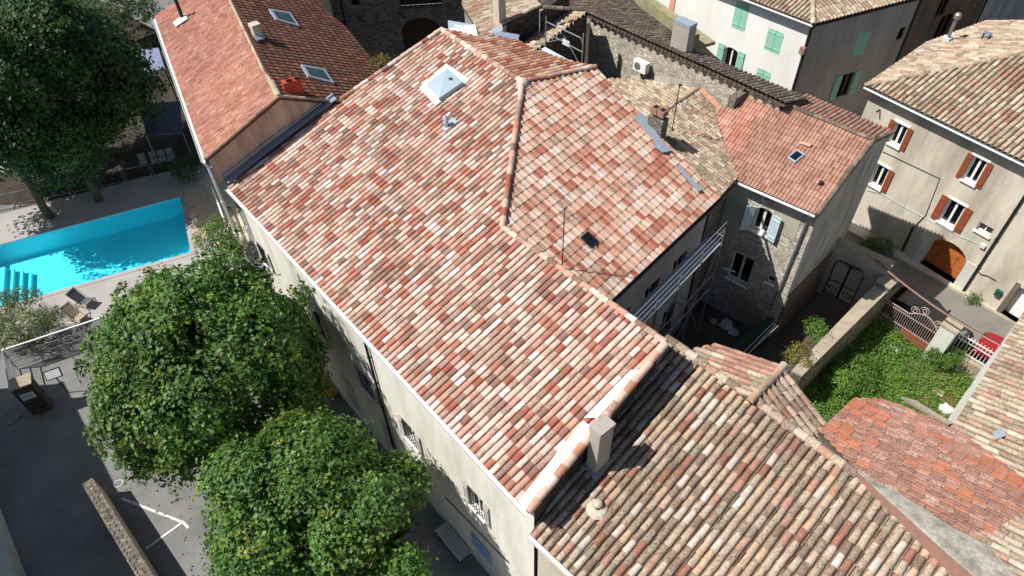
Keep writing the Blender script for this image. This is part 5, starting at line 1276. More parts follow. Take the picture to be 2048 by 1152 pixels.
# ornate garden railing, white pillar, plain railing
def railing(name, a, b, z0, h, n, label, mat, base=None, ornate=False, cat='railing'):
    a, b = V([*a[:2], z0]), V([*b[:2], z0]); r = root(name, (a + b) / 2, label, cat); d = unit(b - a); L_ = np.linalg.norm(b - a)
    topf = (lambda t: h + (.42 * math.sin(math.pi * min(1, max(0, (t - .45) / .55))) if ornate else 0))
    for k in range(n + 1):
        t = k / n; p = a + d * L_ * t; MB().bar(p + Z * .08, p + Z * (topf(t) - .1), .022).build('bar', mat, r)
    for z_ in (.12, .75, h - .25): MB().bar(a + Z * z_, b + Z * z_, .035).build('rail', mat, r)
    if ornate:
        MB().tube([a + d * L_ * t + Z * (topf(t) - .08) for t in np.linspace(0, 1, 24)], .03, 6).build('top_rail', mat, r)
        for t_, s_ in ((.5, 1), (.66, -1), (.95, 1)):
            c_ = a + d * L_ * t_ + Z * (topf(t_) + .15)
            MB().tube([c_ + d * (math.cos(x_) * .22 * (1 - x_ / 13) * s_) + Z * (math.sin(x_) * .22 * (1 - x_ / 13)) for x_ in np.linspace(0, 10.5, 30)], .022, 5).build('scroll', mat, r)
        mb = MB(); mb.box(a + d * L_ * .45 + Z * .02, d * L_ * .55, np.cross(d, Z) * .02, Z * .7); mb.build('rusty_panel', 'iron_rust', r)
    return r
railing('ornate_railing', W(19.65, 22.1, 0), W(22.15, 22.0, 0), G2, 1.75, 24, 'ornate pink-white iron railing with scrolls and a rusty lower panel above the garden', 'iron_pale', ornate=True)
wp_ = root('white_pillar', W(22.5, 22.1, G2), 'thick whitewashed pillar between the two garden railings', 'pillar')
mb = MB(); mb.cbox(W(22.5, 22.1, G2), .68, .62, 2.25, U); mb.build('shaft', 'plaster_pale', wp_); mb = MB(); mb.cbox(W(22.5, 22.1, G2 + 2.252), .76, .7, .1, U); mb.build('cap', 'concrete_top', wp_)
lwb = root('low_garden_wall', W(23.7, 22.6, G2), 'low crumbling wall under the plain white railing', 'wall'); mb = MB(); mb.box(W(22.9, 22.55, G2), U * 2.2, M * .4, Z * .55); mb.build('wall', 'concrete_top', lwb)
railing('plain_railing', W(22.9, 22.75, 0), W(25.0, 22.75, 0), G2 + .55, 1.25, 14, 'plain white metal railing in front of the red car', 'white_paint')
# tarpaulin-covered scooter
tp = root('covered_scooter', W(22.75, 23.7, G2), 'scooter under a crumpled black cover parked behind the white pillar', 'scooter')
mb = MB(); ctr = W(22.75, 23.7, G2); rr = random.Random(12); n = 18; prof_ = [(.12, 1.0), (.35, .92), (.62, .75), (.85, .72), (1.02, .55), (1.1, .2)]
R_ = []
for z_, k_ in prof_:
    R_.append([ctr + U * (math.cos(2 * math.pi * i / n) * .78 * k_ * rr.uniform(.93, 1.07)) + M * (math.sin(2 * math.pi * i / n) * .42 * k_ * rr.uniform(.85, 1.1)) + Z * (z_ + .12 * math.cos(4 * math.pi * i / n)) for i in range(n)])
for j in range(len(R_) - 1):
    for i in range(n): mb.face([R_[j][i], R_[j][(i + 1) % n], R_[j + 1][(i + 1) % n], R_[j + 1][i]])
mb.face(R_[-1]); mb.build('cover', 'tarp', tp, smooth=True)
for s_ in (-.55, .55):
    mb = MB(); c_ = ctr + U * s_ + Z * .22; ring_ = [c_ + U * math.cos(a) * .2 + Z * math.sin(a) * .2 for a in np.linspace(0, 2 * math.pi, 17)]; mb.tube(ring_, .05, 6, cap=False); mb.build('wheel', 'rubber', tp)
# cars
def car(at, ax, label, paint, seed=0, Lc=3.8, Wc=1.65):
    r = root('parked_car', at, label, 'car'); at = V(at); ax = unit(ax); ay = np.cross(Z, ax)
    prof = [(-.5, .25), (-.5, .62), (-.46, .84), (-.40, .90), (-.34, .92), (.16, .94), (.34, .86), (.47, .74), (.5, .58), (.5, .25)]
    roof = [(-.40, .92), (-.30, 1.36), (-.12, 1.44), (.06, 1.42), (.24, .96)]
    def p3(x, z, s, w): return at + ax * x * Lc + ay * s * w * Wc / 2 + Z * z
    mb = MB()
    wd = lambda z: 1.0 - .10 * max(0, z - .6) - (.04 if z < .4 else 0)
    A = [p3(x, z, 1, wd(z)) for x, z in prof]; B = [p3(x, z, -1, wd(z)) for x, z in prof]
    for i in range(len(prof)): j = (i + 1) % len(prof); mb.face([A[i], A[j], B[j], B[i]])
    mb.face(A[::-1]); mb.face(B)
    o = mb.build('body', paint, r)
    bv = o.modifiers.new('bevel', 'BEVEL'); bv.width = .07; bv.segments = 3; bv.limit_method = 'ANGLE'
    w2 = lambda z: .93 - .28 * (z - .92)
    A = [p3(x, z, 1, w2(z)) for x, z in roof]; B = [p3(x, z, -1, w2(z)) for x, z in roof]
    mb = MB(); mb.face([A[1], A[2], B[2], B[1]]); mb.face([A[2], A[3], B[3], B[2]]); mb.face(A[::-1] ); mb.face(B)
    cab = mb.build('cabin', paint, r)
    for i, j, nm in ((0, 1, 'rear_window'), (3, 4, 'windscreen')):
        mb = MB(); mb.face([A[i], A[j], B[j], B[i]]); mb.build(nm, 'glass_dark', r)
    for S_s, s in ((A, 1), (B, -1)):
        c_ = sum(S_s) / 5; mb = MB(); mb.face([c_ + (p - c_) * .84 + ay * s * .012 for p in S_s]); mb.build('side_window', 'glass_dark', r)
    for x_ in (-.31, .31):
        for s in (-1, 1):
            c_ = at + ax * x_ * Lc + ay * s * (Wc / 2 - .1) + Z * .3; mb = MB(); mb.tube([c_ - ay * .1, c_ + ay * .1], .3, 18); w = mb.build('wheel', 'rubber', r)
            mb = MB(); mb.tube([c_ + ay * s * .101, c_ + ay * s * .115], .18, 12); mb.build('rim', 'metal_grey', w)
    for s in (-1, 1):
        mb = MB(); mb.box(p3(.485, .60, s * .62, 1) - ay * .13, ax * .05, ay * .26, Z * .12); mb.build('headlight', 'glass_green', r)
        mb = MB(); mb.box(p3(-.505, .66, s * .68, 1) - ay * .1, ax * .03, ay * .2, Z * .14); mb.build('tail_light', 'car_red', r)
        mb = MB(); mb.box(p3(.2, .93, s, .98), ax * .1, ay * s * .16, Z * .1); mb.build('wing_mirror', paint, r)
    return r
car(W(21.0, 23.45, G2 + .02), U, 'black car parked behind the ornate railing, half in shadow', 'car_black')
car(W(25.4, 24.0, G2 + .02), -U, 'red car parked behind the plain white railing', 'car_red')
# overhead cable bundle across the street
cb2 = root('overhead_cable', P(1795, 565, 5), 'sagging bundle of brown overhead cables crossing above the street', 'cable')
a_, b_ = P(1748, 520, 5.0), P(2060, 722, 5.0); pts = [a_ + (b_ - a_) * t - Z * .35 * math.sin(math.pi * t) for t in np.linspace(0, 1, 26)]
MB().tube(pts, .035, 6).build('cable', 'clay_box', cb2); MB().tube([p + Z * .06 + V([0.03, 0, 0]) for p in pts], .018, 5).build('cable', 'metal_dark', cb2)

# ================================================================== LEFT SIDE: yard, walls, fences
ob = root('neighbour_building', W(4, -17, 0), 'pale flat-topped building beyond the left edge that shades the car park', 'building')
cw = root('corner_wall', P(10, 1120, 0), 'pale green-grey wall end in the very bottom left corner', 'wall'); mb = MB(); a_, b_, = P(-40, 960, 1.1), P(34, 1160, 1.1); n_ = unit(np.cross(b_ - a_, Z)); n_ = n_ if n_[0] < 0 else -n_
mb.prism([V([*p[:2], 0]) for p in (a_, b_, b_ + n_ * 1.5, a_ + n_ * 1.5)], 1.1); mb.build('wall', 'plaster_pale', cw)
mb = MB(); mb.prism([W(-9, -15.6, 0), W(16, -15.6, 0), W(16, -22, 0), W(-9, -22, 0)], 9.0); mb.build('walls', 'plaster_pale', ob)
mb = MB(); mb.prism([W(-9.1, -15.5, 9.004), W(16, -15.5, 9.004), W(16, -22, 9.004), W(-9.1, -22, 9.004)], .12); mb.build('roof_slab', 'concrete_top', ob)
pwl = root('parking_wall', P(230, 1040, 0), 'low rubble-topped wall running across the car park at the bottom left', 'wall')
wa, wb = P(163, 968, 1.38), P(184, 955, 1.38); we, wf = P(322, 1175, 1.38), P(285, 1175, 1.38)
mb = MB(); mb.prism([V([*p[:2], 0]) for p in (wa, wb, we, wf)], 1.30); mb.build('wall', 'plaster_beige', pwl)
mb = MB(); ins = lambda p, q, t: V([*(p + (q - p) * t)[:2], 1.304]); mb.prism([ins(wa, wb, .0), ins(wa, wb, 1), ins(wf, we, 1), ins(wf, we, 0)], .05); mb.build('mortar_top', 'stone_grey', pwl)
mb = MB(); rr = random.Random(17); Lw = np.linalg.norm(wf - wa); dw = unit(wf - wa); nw = unit(np.cross(Z, dw)); nw = nw if nw @ (wb - wa) > 0 else -nw
s_ = .25
while s_ < Lw - .1:
    for o_ in (.08, .26):
        w_, h_ = rr.uniform(.12, .26), rr.uniform(.1, .16); c_ = wa + dw * (s_ + rr.uniform(0, .1)) + nw * (o_ + rr.uniform(-.02, .02)); c_ = V([c_[0], c_[1], 1.345])
        k = 6; b_ = [c_ + dw * math.cos(2 * math.pi * i / k) * w_ * .5 * rr.uniform(.7, 1.2) + nw * math.sin(2 * math.pi * i / k) * h_ * .6 * rr.uniform(.7, 1.2) for i in range(k)]; t_ = [p + (c_ - p) * .35 + Z * rr.uniform(.02, .06) for p in b_]
        for i in range(k): mb.face([b_[i], b_[(i + 1) % k], t_[(i + 1) % k], t_[i]])
        mb.face(t_)
    s_ += rr.uniform(.17, .3)
mb.build('rubble_top', 'stone_grey', pwl)
# front garden fence: metal grid panels between posts
gf = root('grid_fence', P(90, 700, 0), 'pale metal grid fence between the pool garden and the car park', 'fence')
ga0, gb0 = P(4, 702, 1.45), P(192, 640, 1.45); gv = unit(gb0 - ga0); gb0 = gb0 + gv * 3.0; gL = np.linalg.norm(gb0 - ga0)
for k in range(7):
    p = ga0 + gv * gL * k / 6; MB().bar(V([*p[:2], 0]), p + Z * .03, .05).build('post', 'metal_grey', gf)
MB().bar(ga0 + Z * .03, gb0 + Z * .03, .07).build('top_rail', 'white_paint', gf)
for z_ in (1.0, .55, .12): MB().bar(V([*ga0[:2], z_]), V([*gb0[:2], z_]), .035).build('rail', 'metal_grey', gf)
for k in range(6):
    mb = MB(); n_ = 14
    for j in range(1, n_): p = ga0 + gv * gL * (k + j / n_) / 6; mb.bar(V([*p[:2], .1]), p, .014)
    mb.build('grid_panel', 'metal_dark', gf)
gc = gf
mb = MB(); pc0 = ga0; pd0 = V([*ga0[:2], 0]) + U * 2.6 - M * .3 
sg = root('side_gate', pc0 * V([1, 1, 0]), 'grey metal garden gate at the end of the grid fence', 'gate')
for z_ in (1.45, .8, .12): MB().bar(V([*ga0[:2], z_]), V([*pd0[:2], z_]), .045).build('rail', 'metal_grey', sg)
mb = MB()
for j in range(0, 13): p = V([*ga0[:2], 0]) + (pd0 - V([*ga0[:2], 0])) * j / 12; mb.bar(p + Z * .1, p + Z * 1.45, .02)
mb.build('bars', 'metal_grey', sg)
# stone pillar with a notice, and a notice board
sp_ = root('gate_pillar', P(75, 800, 0), 'squat stone gate pillar with a white notice on its face, in tree shade', 'pillar')
bc = P(85, 815, 0); ax = unit(gv); mb = MB(); mb.cbox(bc, .85, .6, 2.0, ax); mb.build('shaft', 'stone_dark', sp_); mb = MB(); mb.cbox(bc + Z * 2.004, .95, .7, .1, ax); mb.build('cap', 'concrete_top', sp_)
ay = np.cross(Z, ax); ay = ay if ay[1] < 0 else -ay
mb = MB(); f0_ = bc + ay * .305 - ax * .28 + Z * 1.15; mb.box(f0_, ax * .56, ay * .02, Z * .42); nt = mb.build('notice', 'sign_white', sp_)
mb = MB(); rr = random.Random(2)
for l_ in range(2):
    x_ = .05
    while x_ < .45: w_ = rr.uniform(.02, .05); mb.box(f0_ + ax * x_ + ay * .021 + Z * (.26 - l_ * .1), ax * w_, ay * .002, Z * .05); x_ += w_ + .018
mb.build('lettering', 'sign_ink', nt)
nbd = root('notice_board', P(105, 750, 0), 'framed white notice board on a post beside the tree', 'sign'); nc_ = P(106, 748, 1.5)
MB().tube([V([*nc_[:2], 0]), nc_], .03, 6).build('post', 'metal_dark', nbd)
mb = MB(); tv = unit(ay * .6 + Z * -.8); tu = unit(np.cross(ax, -tv)); mb.box(nc_ - ax * .36 + tv * -.24, ax * .72, tv * .48, unit(np.cross(ax, tv)) * .03); fr2 = mb.build('frame', 'sign_ink', nbd)
nn_ = unit(np.cross(ax, tv)); nn_ = nn_ if nn_[2] > 0 else -nn_
mb = MB(); mb.box(nc_ - ax * .31 + tv * -.19 + nn_ * .034, ax * .62, tv * .38, nn_ * .006); mb.build('notice', 'sign_white', nbd)
# crowd-control style barriers along the far side of the pool
ba, bb = P(-40, 398, 1.05), P(352, 318, 1.05); bd = unit(bb - ba); nb_ = 7; bl = np.linalg.norm(bb - ba) / nb_
def barrier():
    r = bpy.data.objects.new('metal_barrier', None); COL.objects.link(r); tag(r, 'grey metal barrier in the row along the far side of the pool', 'barrier', 'metal barriers in the row behind the pool')
    w_ = bl - .16; X_ = V([1, 0, 0.])
    g = MB()
    for x_ in (.0, w_): g.tube([V([x_, 0, .02]), V([x_, 0, 1.05])], .022, 6)
    g.tube([V([0, 0, 1.05]), V([w_, 0, 1.05])], .022, 6); g.tube([V([0, 0, .2]), V([w_, 0, .2])], .018, 6); g.build('frame', 'metal_grey', r, local=True)
    g = MB()
    for k in range(1, 10): g.bar(V([w_ * k / 10, 0, .2]), V([w_ * k / 10, 0, 1.05]), .012)
    g.build('bars', 'metal_dark', r, local=True)
    for x_ in (.08, w_ - .08): MB().bar(V([x_, -.3, .02]), V([x_, .3, .02]), .04).build('foot', 'metal_grey', r, local=True)
    return r
b0 = barrier(); ang = math.atan2(bd[1], bd[0])
for k in range(nb_):
    o = b0 if k == 0 else copy_thing(b0, (0, 0, 0)); p = ba + bd * bl * k; o.location = (p[0], p[1], 0); o.rotation_euler = (0, 0, ang)
# slatted garden chairs behind the barriers
def garden_chair():
    r = bpy.data.objects.new('garden_chair', None); COL.objects.link(r); tag(r, 'pale slatted garden chair in the row behind the barriers', 'chair', 'slatted chairs in the row behind the barriers')
    g = MB(); 
    for k in range(5): g.box(V([-.22, -.22 + k * .09, .43]), V([.44, 0, 0]), V([0, .07, 0]), V([0, 0, .02]))
    g.build('seat', 'shutter_grey', r, local=True); g = MB()
    for k in range(5): g.box(V([-.22, .24 + k * .02, .5 + k * .09]), V([.44, 0, 0]), V([0, .018, 0]), V([0, 0, .07]))
    g.build('backrest', 'shutter_grey', r, local=True)
    for sx in (-.2, .2):
        for sy in (-.2, .2): MB().bar(V([sx, sy, 0]), V([sx, sy + (.02 if sy > 0 else 0), .43 if sy < 0 else .9]), .03).build('leg', 'metal_grey', r, local=True)
    return r
c0_ = garden_chair()
for k, q in enumerate(((283, 332), (306, 328), (322, 325), (339, 321))):
    o = c0_ if k == 0 else copy_thing(c0_, (0, 0, 0)); p = P(*q, .4); o.location = (p[0], p[1] + .35, 0); o.rotation_euler = (0, 0, ang + .1 * (k % 2))
# folding deck chairs by the pool
def deck_chair(p, rz, lab):
    r = bpy.data.objects.new('deck_chair', None); COL.objects.link(r); tag(r, lab, 'deck chair', 'folding deck chairs by the pool'); r.location = (p[0], p[1], 0); r.rotation_euler = (0, 0, rz)
    for s in (-.3, .3):
        MB().bar(V([s, -.55, .03]), V([s, .55, .95]), .035).build('side_frame', 'wood_grey', r, local=True); MB().bar(V([s * .9, .5, .03]), V([s * .9, -.5, .45]), .035).build('side_frame', 'wood_grey', r, local=True)
    g = MB(); pr = [(-.5, .43), (-.25, .30), (0, .33), (.25, .6), (.52, .92)]
    for i in range(4): a, b = pr[i], pr[i + 1]; g.face([V([-.27, a[0], a[1]]), V([.27, a[0], a[1]]), V([.27, b[0], b[1]]), V([-.27, b[0], b[1]])])
    g.build('canvas_seat', 'canvas_dark' if 'grey' in lab else 'wood_grey', r, local=True)
    for y, z in ((-.52, .42), (.54, .94), (.5, .05), (-.54, .05)): MB().bar(V([-.3, y, z]), V([.3, y, z]), .03).build('cross_bar', 'wood_grey', r, local=True)
deck_chair(P(165, 602, .3), math.radians(70), 'grey canvas deck chair near the pool edge, the nearer to the water'); deck_chair(P(152, 633, .3), math.radians(60), 'brownish canvas deck chair close to the grid fence')
# stone balls and metal rings on the pale terrace right of the pool
for q, r_, lab in (((385, 412), .14, 'small stone ball on the boards at the far right corner of the pool'), ((387, 434), .2, 'middle-sized stone ball beside the right pool edge'), ((393, 446), .24, 'largest stone ball beside the right pool edge')):
    p = P(*q, r_); mb = MB(); mb.lathe(V([p[0], p[1], .07]), [(max(.001, math.sin(t) * r_), r_ - math.cos(t) * r_) for t in np.linspace(0, math.pi, 12)], 16); tag(mb.build('stone_ball', 'stone_ball', smooth=True), lab, 'stone ball')
for i, (q, lab) in enumerate((((455, 418), 'round black metal garden stool, the farther from the camera'), ((466, 448), 'round black metal garden stool, the nearer to the camera'))):
    p = P(*q, .45); r = root('garden_stool', (p[0], p[1], 0), lab, 'stool'); c_ = V([p[0], p[1], .45])
    MB().tube([c_ + V([math.cos(a) * .2, math.sin(a) * .2, 0]) for a in np.linspace(0, 2 * math.pi, 21)], .025, 6, cap=False).build('rim', 'iron_black', r)
    mb = MB(); [mb.bar(c_ + V([-.19, y, 0]), c_ + V([.19, y, 0]), .025) for y in (-.1, 0, .1)]; mb.build('seat', 'iron_black', r)
    for a in (0.5, 2.1, 3.7, 5.2): MB().bar(c_ + V([math.cos(a) * .19, math.sin(a) * .19, 0]), V([c_[0] + math.cos(a) * .24, c_[1] + math.sin(a) * .24, 0]), .022).build('leg', 'iron_black', r)
# pale side terrace and rail at the foot of the red-roofed house
mb = MB(); tq = [P(*q, 0) for q in ((395, 365), (440, 330), (500, 480), (480, 540), (410, 470))]; mb.face([V([*p[:2], .012]) for p in tq]); tag(mb.build('side_terrace', 'pavement_stone'), kind='structure')
pr_ = root('white_rail', P(445, 420, 0), 'weathered white timber rail beside the corner of the big house', 'railing')
a_, b_ = P(424, 375, 1.0), P(456, 462, 1.0)
MB().bar(a_, b_, .09).build('top_rail', 'white_paint', pr_); MB().bar(a_ - Z * .45, b_ - Z * .45, .06).build('rail', 'wood_grey', pr_)
for t in (0, .33, .66, 1): p = a_ + (b_ - a_) * t; MB().bar(V([*p[:2], 0]), p, .08).build('post', 'wood_grey', pr_)
lb_ = root('leaning_board', P(478, 490, .2), 'whitewashed board leaning against the corner of the big house', 'board'); MB().bar(P(493, 455, 2.2), P(474, 505, .2), .28, .05).build('board', 'white_paint', lb_)
# dark awning, parasols and tables under the big tree
aw = root('dark_awning', P(300, 230, 2.6), 'large dark grey canopy stretched beside the red-roofed house', 'awning')
q4 = [P(282, 210, 2.7), P(360, 203, 2.7), P(366, 268, 2.5), P(292, 272, 2.5)]; mb = MB(); mb.prism(q4, .05); mb.build('canvas', 'canvas_dark', aw)
for p in q4: MB().tube([V([*p[:2], 0]), p], .04, 6).build('pole', 'metal_grey', aw)
a2_ = root('small_roofed_shelter', P(300, 130, 2.6), 'small flat grey shelter roof beyond the awning', 'shelter')
q4 = [P(268, 102, 2.9), P(318, 98, 2.9), P(330, 140, 2.8), P(280, 150, 2.8)]; mb = MB(); mb.prism(q4, .1); mb.build('roof', 'zinc_dark', a2_)
for p in q4: MB().tube([V([*p[:2], 0]), p], .05, 6).build('post', 'metal_dark', a2_)
def parasol(p, R_, label):
    r = root('parasol', (p[0], p[1], 0), label, 'parasol'); mb = MB(); c_ = V([p[0], p[1], 2.75]); n = 8
    for k in range(n):
        a, b = 2 * math.pi * k / n + .3, 2 * math.pi * (k + 1) / n + .3; mb.face([c_, V([c_[0] + math.cos(a) * R_, c_[1] + math.sin(a) * R_, 2.25]), V([c_[0] + math.cos(b) * R_, c_[1] + math.sin(b) * R_, 2.25])])
    mb.build('canopy', 'canvas_white', r); MB().tube([V([p[0], p[1], 0]), c_ + Z * .08], .03, 8).build('pole', 'wood_grey', r); MB().lathe(V([p[0], p[1], 0]), [(.3, 0), (.3, .06), (.05, .1)], 14).build('base', 'metal_dark', r)
parasol(P(110, 262, 2.5), 1.7, 'white parasol half hidden below the dark tree crown at the left')
parasol(P(25, 310, 2.5), 1.5, 'white parasol nearest the left edge, mostly behind leaves')
# bench and yellow slatted seat at the foot of the long front
bn = root('park_bench', W(14.2, -.9, 0), 'long grey metal bench at the foot of the pale front wall', 'bench'); bq0 = P(905, 1083, .45); b_c = V([*bq0[:2], 0])
for k in range(5): mb = MB(); mb.box(b_c - U * .85 - M * (.28 - k * .12) + Z * .44, U * 1.7, M * .1, Z * .03); mb.build('slat', 'shutter_grey', bn)
for s in (-.65, .65): mb = MB(); mb.box(b_c + U * s - M * .26, U * .06, M * .5, Z * .44); mb.build('leg', 'metal_dark', bn)
yb = root('wooden_bench', W(4.2, -.5, 0), 'yellowish slatted wooden bench by the wall behind the tall tree', 'bench'); b_c = V([*P(655, 765, .5)[:2], 0])
for k in range(7): mb = MB(); mb.box(b_c - U * .7 - M * (.35 - k * .11) + Z * .45, U * 1.4, M * .085, Z * .035); mb.build('slat', 'wood_yellow', yb)
for s in (-.55, .5): mb = MB(); mb.box(b_c + U * s - M * .3, U * .07, M * .65, Z * .45); mb.build('leg', 'wood_yellow', yb)
# low wall and rough bank at the top left
bk = root('garden_retaining_wall', P(270, 100, 0), 'dark stone retaining wall below the shaded bank at the top left', 'wall')
a_, b_ = P(190, 115, 1.2), P(318, 62, 1.2); mb = MB(); mb.box(V([*a_[:2], 0]), (b_ - a_) * V([1, 1, 0]), unit(V([a_[1] - b_[1], b_[0] - a_[0], 0])) * .4, Z * 1.2); mb.build('wall', 'stone_dark', bk)
mb = MB(); n_ = unit(V([a_[1] - b_[1], b_[0] - a_[0], 0])); mb.prism([V([*(a_ + n_ * .4)[:2], -.2]), V([*(b_ + n_ * .4)[:2], -.2]), V([*(b_ + n_ * 30)[:2], -.2]), V([*(a_ + n_ * 30 - (b_ - a_) * 4)[:2], -.2])], 1.3); tag(mb.build('bank', 'earth'), kind='structure')
gr_ = sheet('yard_ground', [P(*q, 0)[:2] for q in ((-300, 420), (60, 408), (420, 330), (330, 60), (-300, 60))], .003, 'earth')

# ================================================================== PLANTS
LEAF = dict(maple=[(70, 104, 44), (82, 118, 50), (60, 94, 42), (94, 128, 56), (72, 106, 50), (108, 124, 60)],
            dark=[(50, 80, 38), (60, 94, 44), (42, 70, 36), (76, 106, 52), (62, 90, 46)],
            lush=[(82, 122, 46), (96, 136, 52), (70, 106, 42), (108, 140, 62), (90, 118, 56)],
            olive=[(110, 124, 84), (92, 110, 70), (126, 138, 96), (80, 98, 60)], dry=[(120, 120, 60), (104, 108, 52), (130, 116, 64)], weed=[(62, 104, 34), (80, 118, 44), (98, 120, 56)])
def leaf_mesh(name, cent, nrm, size, pal, parent, seed, per=1, tint=None):
    "one leaf (folded rhombus pair) at every point"
    rg = np.random.default_rng(seed); N = len(cent)
    n = nrm + rg.normal(0, .42, (N, 3)); n /= np.linalg.norm(n, axis=1)[:, None]
    t = rg.normal(0, 1, (N, 3)); t -= n * (t * n).sum(1)[:, None]; t /= np.linalg.norm(t, axis=1)[:, None]; b = np.cross(n, t)
    s = (size * rg.uniform(.6, 1.3, N))[:, None]
    v = np.empty((N, 6, 3)); v[:, 0] = cent - t * s * .5; v[:, 1] = cent + b * s * .42 - t * s * .05 + n * s * .10; v[:, 2] = cent + b * s * .14 + t * s * .12; v[:, 3] = cent + t * s * .62 - n * s * .05
    v[:, 4] = cent - b * s * .14 + t * s * .12; v[:, 5] = cent - b * s * .42 - t * s * .05 + n * s * .10
    f = (np.arange(N)[:, None, None] * 6 + np.array([[0, 1, 2, 3], [0, 3, 4, 5]])[None]).reshape(-1, 4)
    me = bpy.data.meshes.new(name); me.vertices.add(N * 6); me.vertices.foreach_set('co', v.ravel())
    me.loops.add(len(f) * 4); me.loops.foreach_set('vertex_index', f.ravel()); me.polygons.add(len(f)); me.polygons.foreach_set('loop_start', np.arange(len(f)) * 4); me.polygons.foreach_set('loop_total', np.full(len(f), 4))
    P_ = np.array([lin(c) for c in LEAF[pal]]); ci = np.repeat(rg.integers(0, len(P_), N // per + 1), per)[:N]; col = P_[ci] * rg.uniform(.88, 1.12, (N, 1))
    if tint is not None: col = col * tint
    c4 = np.ones((N, 8, 4), np.float32); c4[:, :, :3] = col[:, None, :]
    a = me.color_attributes.new('Col', 'FLOAT_COLOR', 'CORNER'); me.materials.append(MATS['leaves']); me.update(); me.validate()
    me.color_attributes['Col'].data.foreach_set('color', c4.ravel()); return link(name, me, parent)
def crown_points(c, r, seed, n_bump=26, n_cl=900, per=18, spread=.2, low=-.55, bump=.34, fill=.12):
    "leaf clusters gathered on many boughs of unequal size, ragged outside, thinner inside"
    rg = np.random.default_rng(seed); c = V(c); r = V(r)
    d = rg.normal(0, 1, (n_bump, 3)); d[:, 2] = np.abs(d[:, 2]) * 1.1 - .5; d /= np.linalg.norm(d, axis=1)[:, None]
    bc = d * rg.uniform(.55, .86, n_bump)[:, None]; br = rg.uniform(.55, 1.3, n_bump) * bump
    ph = rg.uniform(0, 6.28, (4, 3)); fr = rg.normal(0, 1, (4, 3)) * np.array([[4.], [6.], [10.], [15.]])
    w = br ** 2 / (br ** 2).sum(); pts, nr, sh = [], [], []
    while len(pts) < n_cl:
        k = rg.choice(n_bump, p=w); q = rg.normal(0, 1, 3); q /= np.linalg.norm(q)
        nz = sum(math.sin(float(fr[i] @ (q + bc[k])) + ph[i, 0]) * (.16, .12, .08, .06)[i] for i in range(4))
        rad = rg.uniform(.6, 1.0) ** .5 * (1 + nz) + (rg.uniform(.05, .3) if rg.random() < .12 else 0)
        p = bc[k] + q * br[k] * rad
        if p[2] < low: continue
        inside = (np.linalg.norm(p - bc, axis=1) < br * .72).sum() - 1
        if (inside > 0 or np.linalg.norm(p) < .5) and rg.random() > fill: continue
        if rg.random() > .6 + .4 * (p[2] + .6): continue
        pts.append(p); nr.append(q * .6 + p * .5 + V([0, 0, .45])); sh.append(k)
    pts = np.array(pts); nr = np.array(nr); nr /= np.linalg.norm(nr, axis=1)[:, None]; tint = rg.uniform(.78, 1.2, n_bump)[sh]
    sz = np.repeat(rg.uniform(.55, 1.7, n_cl), per)[:, None]; off = rg.normal(0, 1, (n_cl * per, 3)) * spread * sz
    nn = np.repeat(nr, per, 0); off -= nn * (off * nn).sum(1)[:, None] * .65
    cl = np.repeat(pts, per, 0) * r + c + off
    yel = rg.uniform(0, 1, n_cl); top = np.clip(pts[:, 2], 0, 1); yy = (yel > .86) * 1.0
    tn = np.stack([tint * (1 + .3 * yy), tint * (1 + .08 * yy), tint * .9], 1) * rg.uniform(.8, 1.2, (n_cl, 1))
    return cl, nn, np.repeat(tn, per, 0)
def tree(name, label, c, r, h0, seed, pal='maple', n_cl=1500, per=18, leaf=.2, group=None, lobes=None, trunk=.2, spread=.22, **kw):
    c = V(c); t = root(name, (c[0], c[1], h0), label, 'tree', group); rr = random.Random(seed)
    cl, nr, tn = crown_points(c, r, seed, n_cl=n_cl, per=per, spread=spread, **kw)
    leaf_mesh('crown', cl, nr, leaf, pal, t, seed, per=per, tint=tn)
    base = V([c[0] + rr.uniform(-.2, .2), c[1] + rr.uniform(-.2, .2), h0]); top = c - Z * r[2] * .35
    mb = MB(); pts = [base + (top - base) * k / 5 + V([rr.uniform(-.08, .08), rr.uniform(-.08, .08), 0]) for k in range(6)]; mb.tube(pts, [trunk * (1.35 - .12 * k) for k in range(6)], 10)
    tk = mb.build('trunk', 'bark', t, smooth=True)
    for k in range(7):
        a = 2 * math.pi * k / 7 + rr.uniform(-.3, .3); e = c + V([math.cos(a) * r[0] * .62, math.sin(a) * r[1] * .62, r[2] * rr.uniform(-.1, .45)]); s0 = base + (top - base) * rr.uniform(.7, 1)
        mid = (s0 + e) / 2 + Z * rr.uniform(.1, .5); MB().tube([s0, mid, e], [trunk * .55, trunk * .35, trunk * .1], 6).build('limb', 'bark', tk, smooth=True)
        for j in range(2):
            e2_ = mid + (e - mid) * .4 + V([rr.uniform(-1, 1), rr.uniform(-1, 1), rr.uniform(.2, 1)]) * r[0] * .25; mb2 = MB().tube([mid, e2_], [trunk * .25, trunk * .06], 5)
            if j == 0 and k < 3: mb2.build('limb', 'bark', tk)
    return t
tree('maple_tree', 'tall dense maple tree between the pool and the long pale front, the largest crown', P(440, 742, 6.0), (4.1, 4.35, 4.5), 0, 5, n_cl=5600, per=18, leaf=.185, spread=.17, n_bump=40, fill=.3, low=-.9, bump=.36)
T2a = P(588, 1022, 5.7); T2b = P(772, 1050, 5.5)
tree('maple_tree', 'maple tree at the bottom of the picture, left one of the two touching crowns', T2a, (2.7, 2.6, 2.8), 0, 6, n_cl=2900, fill=.3, low=-.85, n_bump=28, bump=.37, per=18, leaf=.17, spread=.19, trunk=.17)
